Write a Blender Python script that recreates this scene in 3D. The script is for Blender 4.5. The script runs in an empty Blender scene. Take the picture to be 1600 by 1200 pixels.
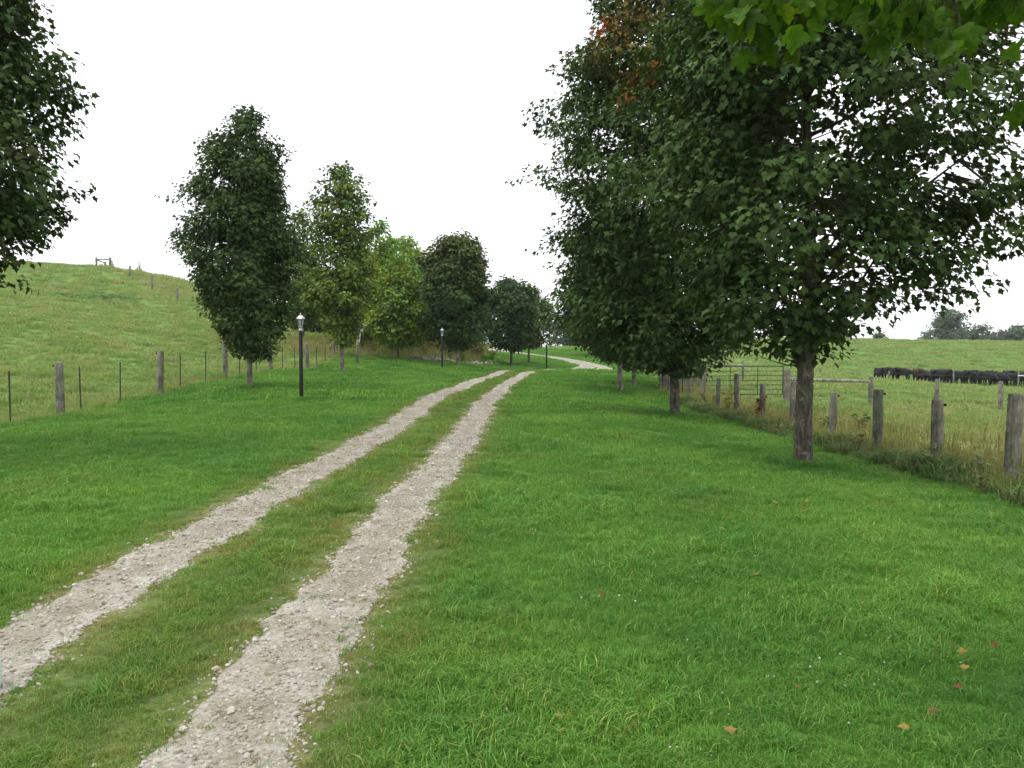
import bpy, math, random
import numpy as np
from mathutils import Vector, Matrix

R = math.radians
rng = np.random.default_rng(11)
random.seed(11)
scene = bpy.context.scene
COL = scene.collection

# ------------------------------------------------------------------ camera
EYE = 1.6
F = 1350.0                                   # focal length in pixels of a 1600 px wide picture
PITCH = math.atan(60 / F)
cam_d = bpy.data.cameras.new('camera')
cam_d.sensor_width = 36.0
cam_d.lens = 36.0 * F / 1600.0
cam_d.clip_start = 0.05
cam_d.clip_end = 5000
cam = bpy.data.objects.new('camera', cam_d)
cam.location = (0, 0, EYE)
cam.rotation_euler = (math.pi / 2 - PITCH, 0, 0)
COL.objects.link(cam)
scene.camera = cam

# ------------------------------------------------------------------ sky, sun, exposure
SUN_EL, SUN_AZ = 66, 250                     # soft sun behind the cloud, high and a little to the left
w = bpy.data.worlds.new('World')
scene.world = w
w.use_nodes = True
wn, wl = w.node_tree.nodes, w.node_tree.links
wn.clear()
sky = wn.new('ShaderNodeTexSky')
sky.sky_type = 'NISHITA'
sky.sun_disc = False
sky.sun_elevation = R(SUN_EL)
sky.sun_rotation = R(SUN_AZ)
sky.dust_density = 4.0
mixs = wn.new('ShaderNodeMix')
mixs.data_type = 'RGBA'
mixs.inputs['Factor'].default_value = 0.88    # closed cloud cover over the sky
mixs.inputs['B'].default_value = (10.2, 10.45, 10.7, 1)
bg = wn.new('ShaderNodeBackground')
bg.inputs['Strength'].default_value = 0.12
wo = wn.new('ShaderNodeOutputWorld')
wl.new(sky.outputs[0], mixs.inputs['A'])
wl.new(mixs.outputs['Result'], bg.inputs['Color'])
wl.new(bg.outputs[0], wo.inputs[0])
sd = bpy.data.lights.new('sun', 'SUN')
sd.energy = 1.4
sd.angle = R(18)
sd.color = (1.0, 0.97, 0.92)
sun = bpy.data.objects.new('sun', sd)
az = R(SUN_AZ)
sdir = Vector((math.sin(az) * math.cos(R(SUN_EL)), math.cos(az) * math.cos(R(SUN_EL)), math.sin(R(SUN_EL))))
sun.rotation_euler = sdir.to_track_quat('Z', 'Y').to_euler()
sun.location = (0, -10, 30)
COL.objects.link(sun)
vs = scene.view_settings
vs.view_transform = 'Standard'
vs.look = 'None'
vs.exposure = 0.56
vs.gamma = 1.0
vs.use_curve_mapping = False
scene.render.film_transparent = False
scene.cycles.max_bounces = 6
scene.cycles.diffuse_bounces = 3
scene.cycles.transmission_bounces = 4
scene.cycles.transparent_max_bounces = 6

# ------------------------------------------------------------------ helpers: picture to place
def P(u, v, Y):
    """point at depth Y metres seen at pixel (u, v) of the 1600 x 1200 photograph"""
    dy = F * math.cos(PITCH) + (600 - v) * math.sin(PITCH)
    dz = (600 - v) * math.cos(PITCH) - F * math.sin(PITCH)
    k = Y / dy
    return np.array([(u - 800) * k, Y, EYE + dz * k])

_ctrl = [
    # along the drive
    *[(x, y, 0.0) for x, y in ((-1.8, -8), (-1.8, 2), (-1.8, 6), (-1.7, 12), (-1.5, 20), (-1.3, 30), (-.8, 40), (2.5, -8), (-6, -8))],
    (-.2, 47, .06), (3, 49, .13), (6.5, 51, .1), (-3, 47, .12),
    (1.5, 55, -.16), (3.2, 57.5, -.38), (5.0, 62, -.55), (9, 58, -.5), (8, 68, -.4), (13, 65, -.8), (7.5, 75, -.28), (12, 78, -.4),
    (2.5, 92, .55), (-1, 110, 1.2), (4, 110, 1.15), (9, 108, 1.05), (16, 110, .9), (3, 150, .2), (3, 220, -3), (-8, 150, 0),
    # left lawn
    (-5.5, 22.5, .17), (-8.2, 27, .28), (-8, 40.7, .30), (-5, 10, .02), (-8, 13, -.02), (-4, 49, .33), (-3.3, 52, .33),
    (0, 62, .2), (1.3, 68, .3), (-2, 62, .28), (2.3, 61.5, .08),
    # left fence line
    (-10.7, 14, -.06), tuple(P(93, 650, 20.4)), tuple(P(249, 617, 26.2)), tuple(P(352, 593, 32.2)), tuple(P(423, 580, 38.3)),
    tuple(P(480, 580, 45)), tuple(P(563, 560, 52)), (-11, 2, -.1), (-10, -8, -.1),
    # bank
    tuple(P(600, 558, 56)), tuple(P(690, 565, 56)), tuple(P(755, 567, 62)), tuple(P(500, 522, 72)), tuple(P(560, 528, 68)),
    tuple(P(640, 536, 66)), tuple(P(700, 545, 70)), tuple(P(745, 548, 76)), tuple(P(620, 530, 100)), tuple(P(740, 548, 105)),
    # hill
    tuple(P(277, 471, 84)), tuple(P(238, 449, 97)), tuple(P(203, 434, 101)), tuple(P(163, 418, 110)), tuple(P(60, 413, 108)),
    tuple(P(0, 411, 108)), tuple(P(100, 455, 84)), tuple(P(0, 500, 48)), tuple(P(150, 520, 48)), tuple(P(300, 520, 58)),
    tuple(P(400, 530, 58)), tuple(P(0, 590, 28)), (-60, 20, 2.6), (-30, 5, .4), (-90, 60, 10), (-110, 110, 13.5),
    (-50, 140, 10.5), (-30, 150, 6), (-80, 160, 12), (-60, 250, 6), (-200, 150, 12), (-200, 0, 8), (-15, 160, 2), (-60, -30, 2),
    # right lawn, fence and field
    (4.5, 13.3, -.26), (4.5, 24, -.38), (4.5, 36, -.34), (5.3, 42, -.2), (2.5, 8, -.06), (5, 5, -.25), (6.9, 3, -.4), (6.9, 12, -.46), (6.9, 18, -.55),
    (6.9, 25, -.66), (7, 32, -.66), (7.2, 40, -.6), (10, 8, -.5), (12, 15, -.62), (22, 20, -.9),
    tuple(P(1360, 632, 40)), tuple(P(1563, 641, 40)), tuple(P(1150, 625, 36)), tuple(P(1390, 597, 86)), tuple(P(1500, 601, 86)),
    tuple(P(1600, 604, 86)), tuple(P(1250, 590, 80)), tuple(P(1120, 583, 65)), tuple(P(1120, 545, 120)), tuple(P(1180, 531, 165)),
    tuple(P(1300, 531, 172)), tuple(P(1400, 534, 178)), tuple(P(1500, 534, 180)), tuple(P(1600, 536, 185)),
    tuple(P(1400, 562, 118)), tuple(P(1600, 566, 120)), tuple(P(1250, 560, 115)), (60, 30, -2.2), (90, 80, -3), (130, 180, 1),
    (40, 280, -6), (110, 300, -6), (20, -10, -.7), (60, -30, -2), (200, 0, -3), (250, 200, -1),
    (-300, 500, -8), (0, 500, -10), (300, 500, -10), (400, 0, -4), (-400, 0, 8), (-400, 900, -8), (0, 900, -10), (400, 900, -10), (0, -120, 0), (-300, -120, 4), (300, -120, -3),
]
_cp = np.array(_ctrl, float)

def _phi(r2):
    return np.sqrt(r2 + 4.0) ** 1.6

def _fit(pts, lam=1.2):
    n = len(pts)
    d2 = ((pts[:, None, :2] - pts[None, :, :2]) ** 2).sum(-1)
    A = np.zeros((n + 3, n + 3))
    A[:n, :n] = -_phi(d2)
    A[:n, :n] -= 0
    A[range(n), range(n)] += lam * 0.12
    A[:n, n] = 1
    A[:n, n + 1:n + 3] = pts[:, :2] / 100
    A[n:, :n] = A[:n, n:].T
    b = np.zeros(n + 3)
    b[:n] = pts[:, 2]
    return np.linalg.solve(A, b)
_w = _fit(_cp)

def zf(x, y):
    x = np.atleast_1d(np.asarray(x, float)).ravel()
    y = np.atleast_1d(np.asarray(y, float)).ravel()
    out = np.empty(len(x))
    n = len(_cp)
    for i in range(0, len(x), 20000):
        a, b = x[i:i + 20000], y[i:i + 20000]
        d2 = (a[:, None] - _cp[None, :, 0]) ** 2 + (b[:, None] - _cp[None, :, 1]) ** 2
        out[i:i + 20000] = -_phi(d2) @ _w[:n] + _w[n] + _w[n + 1] * a / 100 + _w[n + 2] * b / 100
    rough = np.clip((np.abs(x + 1) - 8) / 6, 0.25, 1)
    out += rough * (.035 * np.sin(x * 1.3 + .7 * np.sin(y * .8)) * np.sin(y * 1.05 + x * .4) + .05 * np.sin(x * .45 + 1.1) * np.sin(y * .38 + x * .2))
    return out

def Z(x, y):
    return float(zf(x, y)[0])

def G(u, Y):
    """ground point at depth Y under pixel column u"""
    v = 600
    for _ in range(3):
        p = P(u, v, Y)
        z = Z(p[0], Y)
        v = 540 + (EYE - z) * F / Y
    return np.array([p[0], Y, z])

# ------------------------------------------------------------------ helpers: objects
def tag(o, label=None, cat=None, group=None, kind=None):
    if label: o['label'] = label
    if cat: o['category'] = cat
    if group: o['group'] = group
    if kind: o['kind'] = kind
    return o

def empty(name, loc, rz=0):
    o = bpy.data.objects.new(name, None)
    o.empty_display_size = .2
    o.location = loc
    o.rotation_euler = (0, 0, rz)
    COL.objects.link(o)
    return o

def fast_mesh(name, V, F3, mat=None, smooth=False, attrs=None):
    V = np.asarray(V, np.float32)
    F3 = np.asarray(F3, np.int32)
    me = bpy.data.meshes.new(name)
    me.vertices.add(len(V))
    me.vertices.foreach_set('co', V.ravel())
    k = F3.shape[1]
    me.loops.add(F3.size)
    me.loops.foreach_set('vertex_index', F3.ravel())
    me.polygons.add(len(F3))
    me.polygons.foreach_set('loop_start', np.arange(0, F3.size, k, dtype=np.int32))
    me.polygons.foreach_set('use_smooth', np.full(len(F3), smooth))
    for nm, (typ, data) in (attrs or {}).items():
        a = me.attributes.new(nm, typ, 'POINT')
        data = np.asarray(data, np.int32 if typ == 'INT' else np.float32)
        a.data.foreach_set({'FLOAT': 'value', 'INT': 'value', 'FLOAT_VECTOR': 'vector', 'FLOAT_COLOR': 'color'}[typ], data.ravel())
    me.update(calc_edges=True)
    me.validate()
    if mat: me.materials.append(mat)
    return me

def link(name, me, parent=None):
    o = bpy.data.objects.new(name, me)
    COL.objects.link(o)
    if parent: o.parent = parent
    return o

class MB:
    def __init__(self):
        self.v, self.f = [], []
    def add(self, vs_, fs):
        b = len(self.v)
        self.v += [tuple(map(float, q)) for q in vs_]
        self.f += [tuple(b + i for i in q) for q in fs]
        return self
    def box(self, c, s, rz=0, ry=0):
        M = Matrix.Rotation(rz, 3, 'Z') @ Matrix.Rotation(ry, 3, 'Y')
        vs_ = [Vector(c) + M @ Vector((sx * s[0] / 2, sy * s[1] / 2, sz * s[2] / 2)) for sx in (-1, 1) for sy in (-1, 1) for sz in (-1, 1)]
        return self.add(vs_, [(0, 1, 3, 2), (4, 6, 7, 5), (0, 4, 5, 1), (2, 3, 7, 6), (0, 2, 6, 4), (1, 5, 7, 3)])
    def tube(self, pts, rad, n=6, cap=True):
        pts = [np.asarray(p, float) for p in pts]
        m = len(pts)
        if np.isscalar(rad): rad = [rad] * m
        up = np.array([0, 0, 1.0])
        rings = []
        t0 = pts[1] - pts[0]
        a = np.cross(t0, [0, 1.0, 0.02])
        if np.linalg.norm(a) < 1e-6: a = np.array([1.0, 0, 0])
        a /= np.linalg.norm(a)
        for i in range(m):
            t = pts[min(i + 1, m - 1)] - pts[max(i - 1, 0)]
            t = t / (np.linalg.norm(t) + 1e-9)
            a = a - t * np.dot(a, t)
            a /= np.linalg.norm(a) + 1e-9
            b = np.cross(t, a)
            for k in range(n):
                an = 2 * math.pi * k / n
                rings.append(pts[i] + rad[i] * (math.cos(an) * a + math.sin(an) * b))
        fs = []
        for i in range(m - 1):
            for k in range(n):
                k2 = (k + 1) % n
                fs.append((i * n + k, i * n + k2, (i + 1) * n + k2, (i + 1) * n + k))
        if cap:
            fs.append(tuple(reversed(range(n))))
            fs.append(tuple((m - 1) * n + k for k in range(n)))
        return self.add(rings, fs)
    def lathe(self, prof, n=12, c=(0, 0, 0), jit=0):
        vs_ = []
        for r, z in prof:
            for k in range(n):
                an = 2 * math.pi * k / n
                rr = r * (1 + jit * random.uniform(-1, 1))
                vs_.append((c[0] + rr * math.cos(an), c[1] + rr * math.sin(an), c[2] + z))
        fs = []
        for i in range(len(prof) - 1):
            for k in range(n):
                k2 = (k + 1) % n
                fs.append((i * n + k, i * n + k2, (i + 1) * n + k2, (i + 1) * n + k))
        fs.append(tuple(reversed(range(n))))
        fs.append(tuple((len(prof) - 1) * n + k for k in range(n)))
        return self.add(vs_, fs)
    def mesh(self, name, mat, smooth=False):
        me = bpy.data.meshes.new(name)
        me.from_pydata(self.v, [], self.f)
        me.update()
        if smooth: me.polygons.foreach_set('use_smooth', [True] * len(me.polygons))
        me.materials.append(mat)
        return me
    def build(self, name, mat, parent=None, smooth=False):
        return link(name, self.mesh(name, mat, smooth), parent)

# ------------------------------------------------------------------ materials
def new_mat(name):
    m = bpy.data.materials.new(name)
    m.use_nodes = True
    nt = m.node_tree
    nt.nodes.clear()
    out = nt.nodes.new('ShaderNodeOutputMaterial')
    return m, nt, out

def nd(nt, typ, **kw):
    n = nt.nodes.new(typ)
    for k, v in kw.items():
        setattr(n, k, v)
    return n

def noise(nt, vec, scale, detail=3, rough=.55):
    n = nd(nt, 'ShaderNodeTexNoise')
    n.inputs['Scale'].default_value = scale
    n.inputs['Detail'].default_value = detail
    n.inputs['Roughness'].default_value = rough
    if vec is not None: nt.links.new(vec, n.inputs['Vector'])
    return n.outputs['Fac']

def ramp(nt, fac, stops):
    n = nd(nt, 'ShaderNodeValToRGB')
    cr = n.color_ramp
    while len(cr.elements) < len(stops): cr.elements.new(.5)
    for e, (p, c) in zip(cr.elements, stops):
        e.position = p
        e.color = (*c, 1) if len(c) == 3 else c
    nt.links.new(fac, n.inputs[0])
    return n.outputs[0]

def mix(nt, fac, a, b, mode='MIX'):
    n = nd(nt, 'ShaderNodeMix', data_type='RGBA', blend_type=mode)
    for s, val in (('Factor', fac), ('A', a), ('B', b)):
        if isinstance(val, (int, float)): n.inputs[s].default_value = val
        elif isinstance(val, tuple): n.inputs[s].default_value = (*val, 1)
        else: nt.links.new(val, n.inputs[s])
    return n.outputs['Result']

def maprange(nt, v, a, b, c=0, d=1):
    n = nd(nt, 'ShaderNodeMapRange')
    for i, q in enumerate((a, b, c, d)): n.inputs[i + 1].default_value = q
    nt.links.new(v, n.inputs[0])
    return n.outputs[0]

def principled(nt, out, col, rough=.7, spec=.3, metal=0, bump=None, bstr=.3, bdist=.02):
    p = nd(nt, 'ShaderNodeBsdfPrincipled')
    if isinstance(col, tuple): p.inputs['Base Color'].default_value = (*col, 1)
    else: nt.links.new(col, p.inputs['Base Color'])
    p.inputs['Roughness'].default_value = rough
    p.inputs['Specular IOR Level'].default_value = spec
    p.inputs['Metallic'].default_value = metal
    if bump is not None:
        b = nd(nt, 'ShaderNodeBump')
        b.inputs['Strength'].default_value = bstr
        b.inputs['Distance'].default_value = bdist
        nt.links.new(bump, b.inputs['Height'])
        nt.links.new(b.outputs[0], p.inputs['Normal'])
    if out is not None: nt.links.new(p.outputs[0], out.inputs[0])
    return p

def pos(nt):
    return nd(nt, 'ShaderNodeNewGeometry').outputs['Position']

def objco(nt):
    return nd(nt, 'ShaderNodeTexCoord').outputs['Object']

def attr(nt, name, typ='GEOMETRY'):
    n = nd(nt, 'ShaderNodeAttribute')
    n.attribute_type = typ
    n.attribute_name = name
    return n

def leaf_mat(name, trans=.25, rough=.5, spec=.25, gain=1.0):
    m, nt, out = new_mat(name)
    c = attr(nt, 'tint').outputs['Color']
    if gain != 1.0: c = mix(nt, 1.0, c, ramp(nt, noise(nt, pos(nt), 38, 4, .65), [(.3, (.62, .66, .6)), (.7, (1.35, 1.25, 1.2))]), 'MULTIPLY')
    p = principled(nt, None, c, rough, spec)
    t = nd(nt, 'ShaderNodeBsdfTranslucent')
    nt.links.new(mix(nt, 1.0, c, (1.25, 1.35, .55), 'MULTIPLY'), t.inputs[0])
    s = nd(nt, 'ShaderNodeMixShader')
    s.inputs[0].default_value = trans
    nt.links.new(p.outputs[0], s.inputs[1])
    nt.links.new(t.outputs[0], s.inputs[2])
    nt.links.new(s.outputs[0], out.inputs[0])
    return m

def grass_mat(name, ca, cb, cdry, patch=.45, trans=.3):
    """blade colour: broad patches in the turf, per-blade tint, and how dry the tuft is"""
    m, nt, out = new_mat(name)
    ps = pos(nt)
    n1 = noise(nt, ps, patch, 4, .6)
    c = mix(nt, maprange(nt, n1, .36, .64), ca, cb)
    d = attr(nt, 'dry', 'INSTANCER').outputs['Fac']
    c = mix(nt, d, c, cdry)
    c = mix(nt, 1.0, c, attr(nt, 'tint').outputs['Color'], 'MULTIPLY')
    p = principled(nt, None, c, .55, .22)
    t = nd(nt, 'ShaderNodeBsdfTranslucent')
    nt.links.new(mix(nt, 1.0, c, (1.1, 1.2, .6), 'MULTIPLY'), t.inputs[0])
    s = nd(nt, 'ShaderNodeMixShader')
    s.inputs[0].default_value = trans
    nt.links.new(p.outputs[0], s.inputs[1])
    nt.links.new(t.outputs[0], s.inputs[2])
    nt.links.new(s.outputs[0], out.inputs[0])
    return m

M = {}
# ground: colour of the turf or soil itself comes with the mesh, broken up by noise
m, nt, out = new_mat('ground_turf')
ps = pos(nt)
g = attr(nt, 'gcol').outputs['Color']
n1 = noise(nt, ps, .35, 5, .6)
n2 = noise(nt, ps, 3.5, 4, .65)
n3 = noise(nt, ps, 28, 3, .6)
c = mix(nt, 1.0, g, ramp(nt, n1, [(.3, (.78, .82, .8)), (.7, (1.2, 1.12, 1.05))]), 'MULTIPLY')
c = mix(nt, 1.0, c, ramp(nt, n2, [(.3, (.7, .75, .7)), (.7, (1.25, 1.18, 1.1))]), 'MULTIPLY')
c = mix(nt, 1.0, c, ramp(nt, n3, [(.25, (.65, .7, .65)), (.75, (1.3, 1.25, 1.2))]), 'MULTIPLY')
principled(nt, out, c, .95, .1, bump=n3, bstr=.6, bdist=.05)
M['ground'] = m

m, nt, out = new_mat('gravel_dirt')
ps = pos(nt)
n1 = maprange(nt, noise(nt, ps, 2.2, 5, .65), .3, .7, -.32, .32)
add_ = nd(nt, 'ShaderNodeMath', operation='ADD')
nt.links.new(n1, add_.inputs[0])
nt.links.new(attr(nt, 'across').outputs['Fac'], add_.inputs[1])
n1 = add_.outputs[0]
n2 = noise(nt, ps, 45, 4, .7)
vo = nd(nt, 'ShaderNodeTexVoronoi')
vo.inputs['Scale'].default_value = 70
nt.links.new(ps, vo.inputs['Vector'])
c = ramp(nt, n1, [(.05, (.205, .180, .138)), (.4, (.285, .262, .215)), (.7, (.37, .358, .32)), (1, (.42, .413, .387))])
c = mix(nt, .6, c, ramp(nt, n2, [(.3, (.6, .58, .54)), (.7, (1.3, 1.3, 1.3))]), 'MULTIPLY')
sepc = nd(nt, 'ShaderNodeSeparateColor')
nt.links.new(vo.outputs['Color'], sepc.inputs[0])
c = mix(nt, .55, c, ramp(nt, sepc.outputs[0], [(0, (.62, .60, .57)), (.6, (1, 1, 1)), (1, (1.5, 1.48, 1.45))]), 'MULTIPLY')
principled(nt, out, c, .95, .15, bump=n2, bstr=.8, bdist=.012)
M['gravel'] = m

m, nt, out = new_mat('limestone')
rnd = nd(nt, 'ShaderNodeObjectInfo').outputs['Random']
c = ramp(nt, rnd, [(0, (.24, .205, .16)), (.3, (.38, .345, .285)), (.6, (.46, .43, .375)), (.8, (.33, .275, .225)), (1, (.58, .56, .51))])
c = mix(nt, .6, c, ramp(nt, noise(nt, objco(nt), 9, 4), [(.3, (.7, .68, .64)), (.7, (1.15, 1.15, 1.15))]), 'MULTIPLY')
principled(nt, out, c, .9, .2, bump=noise(nt, objco(nt), 20, 3), bstr=.4)
M['stone'] = m

def bark(name, a, b, moss=None, sc=14, lichen=None):
    m, nt, out = new_mat(name)
    o = objco(nt)
    mp = nd(nt, 'ShaderNodeMapping')
    mp.inputs['Scale'].default_value = (1, 1, .22)
    nt.links.new(o, mp.inputs[0])
    n1 = noise(nt, mp.outputs[0], sc, 5, .7)
    n2 = noise(nt, o, 3.2, 4, .6)
    c = ramp(nt, n1, [(.33, a), (.66, b)])
    c = mix(nt, .7, c, ramp(nt, n2, [(.38, (.5, .5, .47)), (.62, (1.45, 1.42, 1.35))]), 'MULTIPLY')
    if moss: c = mix(nt, maprange(nt, noise(nt, o, 2.1, 5, .7), .50, .62, 0, .8), c, moss)
    if lichen: c = mix(nt, maprange(nt, noise(nt, o, 9, 5, .75), .56, .66, 0, .75), c, lichen)
    principled(nt, out, c, .9, .12, bump=n1, bstr=1.0, bdist=.035)
    return m
M['bark'] = bark('maple_bark', (.026, .023, .017), (.165, .15, .12), (.055, .07, .035), 20, (.27, .26, .215))
M['bark_pale'] = bark('pale_bark', (.11, .10, .085), (.27, .25, .21))
M['branch'] = bark('branch_bark', (.035, .03, .024), (.085, .075, .06))
M['post'] = bark('weathered_wood', (.105, .10, .08), (.265, .25, .21), (.14, .15, .11), 22)
M['post_green'] = bark('treated_weathered_wood', (.075, .08, .06), (.18, .19, .145), (.085, .12, .08), 22)
M['log'] = bark('grey_log', (.14, .125, .105), (.36, .33, .29), None, 12)

def plain(name, col, rough=.6, spec=.3, metal=0, nsc=None, amt=.3):
    m, nt, out = new_mat(name)
    if nsc:
        c = mix(nt, amt, col, ramp(nt, noise(nt, objco(nt), nsc, 4), [(.3, tuple(q * .5 for q in col)), (.7, tuple(min(1, q * 1.5) for q in col))]))
    else:
        c = col
    principled(nt, out, c, rough, spec, metal)
    return m
M['black_metal'] = plain('black_painted_steel', (.006, .0065, .0065), .6, .15, 0, 12)
M['grey_metal'] = plain('cast_metal', (.42, .43, .44), .4, .5, .4, 14)
M['tube_steel'] = plain('green_gate_steel', (.03, .045, .04), .5, .4, .2, 10)
M['wire'] = plain('galvanised_wire', (.22, .22, .21), .5, .5, .5, 9)
M['tpost'] = plain('steel_stake', (.045, .05, .04), .7, .3, 0, 15)
M['yellow'] = plain('yellow_insulator', (.62, .62, .12), .5, .4)
M['white'] = plain('white_paint', (.62, .62, .58), .6, .3, 0, 8)
M['house'] = plain('grey_painted_board', (.33, .34, .30), .8, .2, 0, 9, .5)
M['mint'] = plain('pale_mint_plastic', (.52, .66, .58), .45, .4, 0, 5, .1)
M['cow'] = plain('black_hide', (.010, .009, .009), .75, .25, 0, 4, .6)
M['cow_brown'] = plain('dark_brown_hide', (.035, .017, .009), .75, .25, 0, 4, .6)
M['tagm'] = plain('ear_tag', (.55, .55, .5), .5)
m, nt, out = new_mat('lantern_glass')
p = principled(nt, out, (.62, .64, .63), .15, .5)
p.inputs['Transmission Weight'].default_value = .55
M['glass'] = m
M['leaf'] = leaf_mat('maple_leaves', .13, .6, .10)
M['leaf_far'] = leaf_mat('far_leaves', .25, .7, .08)
M['leaf_near'] = leaf_mat('near_maple_leaves', .42, .5, .12, 2.0)
M['fallen'] = leaf_mat('dry_leaf', .15, .7, .15)
M['weed'] = leaf_mat('weed_leaves', .3, .6, .2)
M['lawn'] = grass_mat('lawn_blades', (.078, .212, .034), (.145, .300, .046), (.27, .225, .07), .4)
M['pasture'] = grass_mat('pasture_blades', (.17, .275, .075), (.235, .32, .095), (.33, .29, .14), .3)
M['rough'] = grass_mat('rough_grass_blades', (.17, .27, .07), (.27, .32, .115), (.40, .36, .19), .6)

# ------------------------------------------------------------------ zones of the ground
def xl(y): return np.interp(y, [-30, 15, 45, 50, 54, 58, 62, 75, 110, 200], [-10.7, -10.7, -10.7, -10.4, -9, -5, -2.4, -2.2, -5, -8])
def xr(y): return np.interp(y, [-30, 32, 43, 60, 75, 110, 200], [6.15, 6.15, 6.9, 9, 12, 15, 20])

_path = np.array([(-1.85, -8), (-1.85, 0), (-1.86, 3), (-1.87, 5), (-1.86, 7), (-1.80, 9), (-1.67, 13.5), (-1.56, 19.6), (-1.38, 27), (-1.0, 36), (-.45, 43), (.25, 49), (1.6, 55), (4.2, 62), (6.3, 68), (7.2, 74), (6.4, 81), (4.2, 89), (1.2, 98), (-1.4, 107), (-4, 120), (-7, 150)])

def catmull(pts, per=12):
    q = np.vstack([2 * pts[0] - pts[1], pts, 2 * pts[-1] - pts[-2]])
    o = []
    for i in range(1, len(q) - 2):
        for t in np.linspace(0, 1, per, endpoint=False):
            p0, p1, p2, p3 = q[i - 1:i + 3]
            o.append(.5 * (2 * p1 + (p2 - p0) * t + (2 * p0 - 5 * p1 + 4 * p2 - p3) * t ** 2 + (3 * p1 - p0 - 3 * p2 + p3) * t ** 3))
    o.append(pts[-1])
    return np.array(o)
_pl = catmull(_path, 14)
_tan = np.gradient(_pl, axis=0)
_tan /= np.linalg.norm(_tan, axis=1)[:, None]
_nor = np.stack([_tan[:, 1], -_tan[:, 0]], 1)          # to the right of travel
GA = .76                                              # half gauge

def wob(t, s):
    return (np.sin(t * 1.3 + s) + .7 * np.sin(t * 3.1 + 2.1 * s) + .6 * np.sin(t * 7.7 + 3.3 * s + np.sin(t * 2.3)) + .5 * np.sin(t * 16.3 + s * 5 + 2 * np.sin(t * 1.1))) / 2.6

def path_coord(x, y):
    """signed offset from the drive's centre line and the distance along it"""
    x = np.asarray(x, float); y = np.asarray(y, float)
    off = np.empty(len(x)); ks = np.empty(len(x), int)
    for i in range(0, len(x), 20000):
        a, b = x[i:i + 20000], y[i:i + 20000]
        d2 = (a[:, None] - _pl[None, :, 0]) ** 2 + (b[:, None] - _pl[None, :, 1]) ** 2
        k = d2.argmin(1)
        off[i:i + 20000] = (a - _pl[k, 0]) * _nor[k, 0] + (b - _pl[k, 1]) * _nor[k, 1]
        far = d2.min(1) > 16
        o = off[i:i + 20000]; o[far] = 9; ks[i:i + 20000] = k
    return off, y

def edges(t, side):
    """inner/outer half-widths of a wheel track, ragged"""
    w0 = np.interp(t, [0, 6, 14, 40, 60, 70, 130], [.275, .25, .265, .33, .36, .70, .70])
    amp = np.interp(t, [0, 40, 60], [.10, .09, .03])
    return w0 + amp * wob(t * 1.0, 1.3 + side), w0 + amp * wob(t * 1.15, 4.1 + side)

def in_track(x, y, grow=0.0):
    off, t = path_coord(x, y)
    res = np.zeros(len(off), bool)
    for side in (-1, 1):
        a, b = edges(t, side)
        q = off - side * GA
        res |= (q > -a - grow) & (q < b + grow)
    return res, off

# hill fence line: rough growth lies beyond it
HF = np.array([(-10.6, 58), (-17.0, 72), (-32.6, 84), (-40.6, 96), (-44.8, 101), (-51.8, 110), (-66, 135)])
def beyond_hill_fence(x, y):
    return (y > np.interp(-x, -HF[:, 0], HF[:, 1])) & (x > -60) & (x < -8) & (y > 56)

def zone_cols(x, y):
    n = len(x)
    lawn = np.array((.065, .155, .026)); hill = np.array((.115, .19, .050)); field = np.array((.095, .185, .045))
    tan_ = np.array((.24, .25, .11)); brush = np.array((.17, .18, .075))
    c = np.tile(lawn, (n, 1))
    L, Rr = xl(y), xr(y)
    c[x < L] = hill
    right = x > Rr
    c[right] = field
    k = np.clip((34 - y) / 8, 0, 1) * right
    c = c * (1 - k[:, None]) + tan_ * k[:, None]
    b = ((x < L) & (x > L - 9) & (y > 50) & (y < 110)) | beyond_hill_fence(x, y)
    c[b] = brush
    far = (y > 110) & ~right
    c[far & ~b] = hill * .95
    return c

# ------------------------------------------------------------------ terrain sheet
def build_ground():
    s = np.linspace(-1, 1, 300)
    xs = np.sinh(s * 4.6) / math.sinh(4.6) * 420
    ys = np.concatenate([np.linspace(-120, -10, 14, endpoint=False), np.linspace(-10, 30, 150, endpoint=False),
                         np.linspace(30, 130, 160, endpoint=False), np.geomspace(130, 900, 60)])
    X, Y = np.meshgrid(xs, ys)
    x, y = X.ravel(), Y.ravel()
    z = zf(x, y)
    nx, ny = len(xs), len(ys)
    i = np.arange((ny - 1) * (nx - 1))
    r, c = i // (nx - 1), i % (nx - 1)
    a = r * nx + c
    Fq = np.stack([a, a + 1, a + nx + 1, a + nx], 1)
    col = zone_cols(x, y)
    off, t = path_coord(x, y)
    # worn soil colour beside and between the wheel tracks
    kk = np.clip(1.35 - np.abs(np.abs(off) - GA) / .42, 0, 1) * .85
    col = col * (1 - kk[:, None]) + np.array((.21, .175, .105)) * kk[:, None]
    kc = np.clip(1.9 - np.abs(off), 0, 1) * .75 * (y < 60)
    col = np.where((kk < .3)[:, None], col * (1 - kc[:, None]) + np.array((.075, .092, .034)) * kc[:, None], col)
    # bare earth scar on the hill
    p = P(112, 453, 86)
    d = ((x - p[0]) / 1.9) ** 2 + ((y - p[1]) / .9) ** 2
    k = np.clip(1.4 - d, 0, 1)
    col = col * (1 - k[:, None]) + np.array((.11, .06, .035)) * k[:, None]
    me = fast_mesh('ground', np.stack([x, y, z], 1), Fq, M['ground'], True, {'gcol': ('FLOAT_COLOR', np.c_[col, np.ones(len(col))])})
    o = link('ground', me)
    tag(o, kind='structure')
    return o
ground = build_ground()

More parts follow.
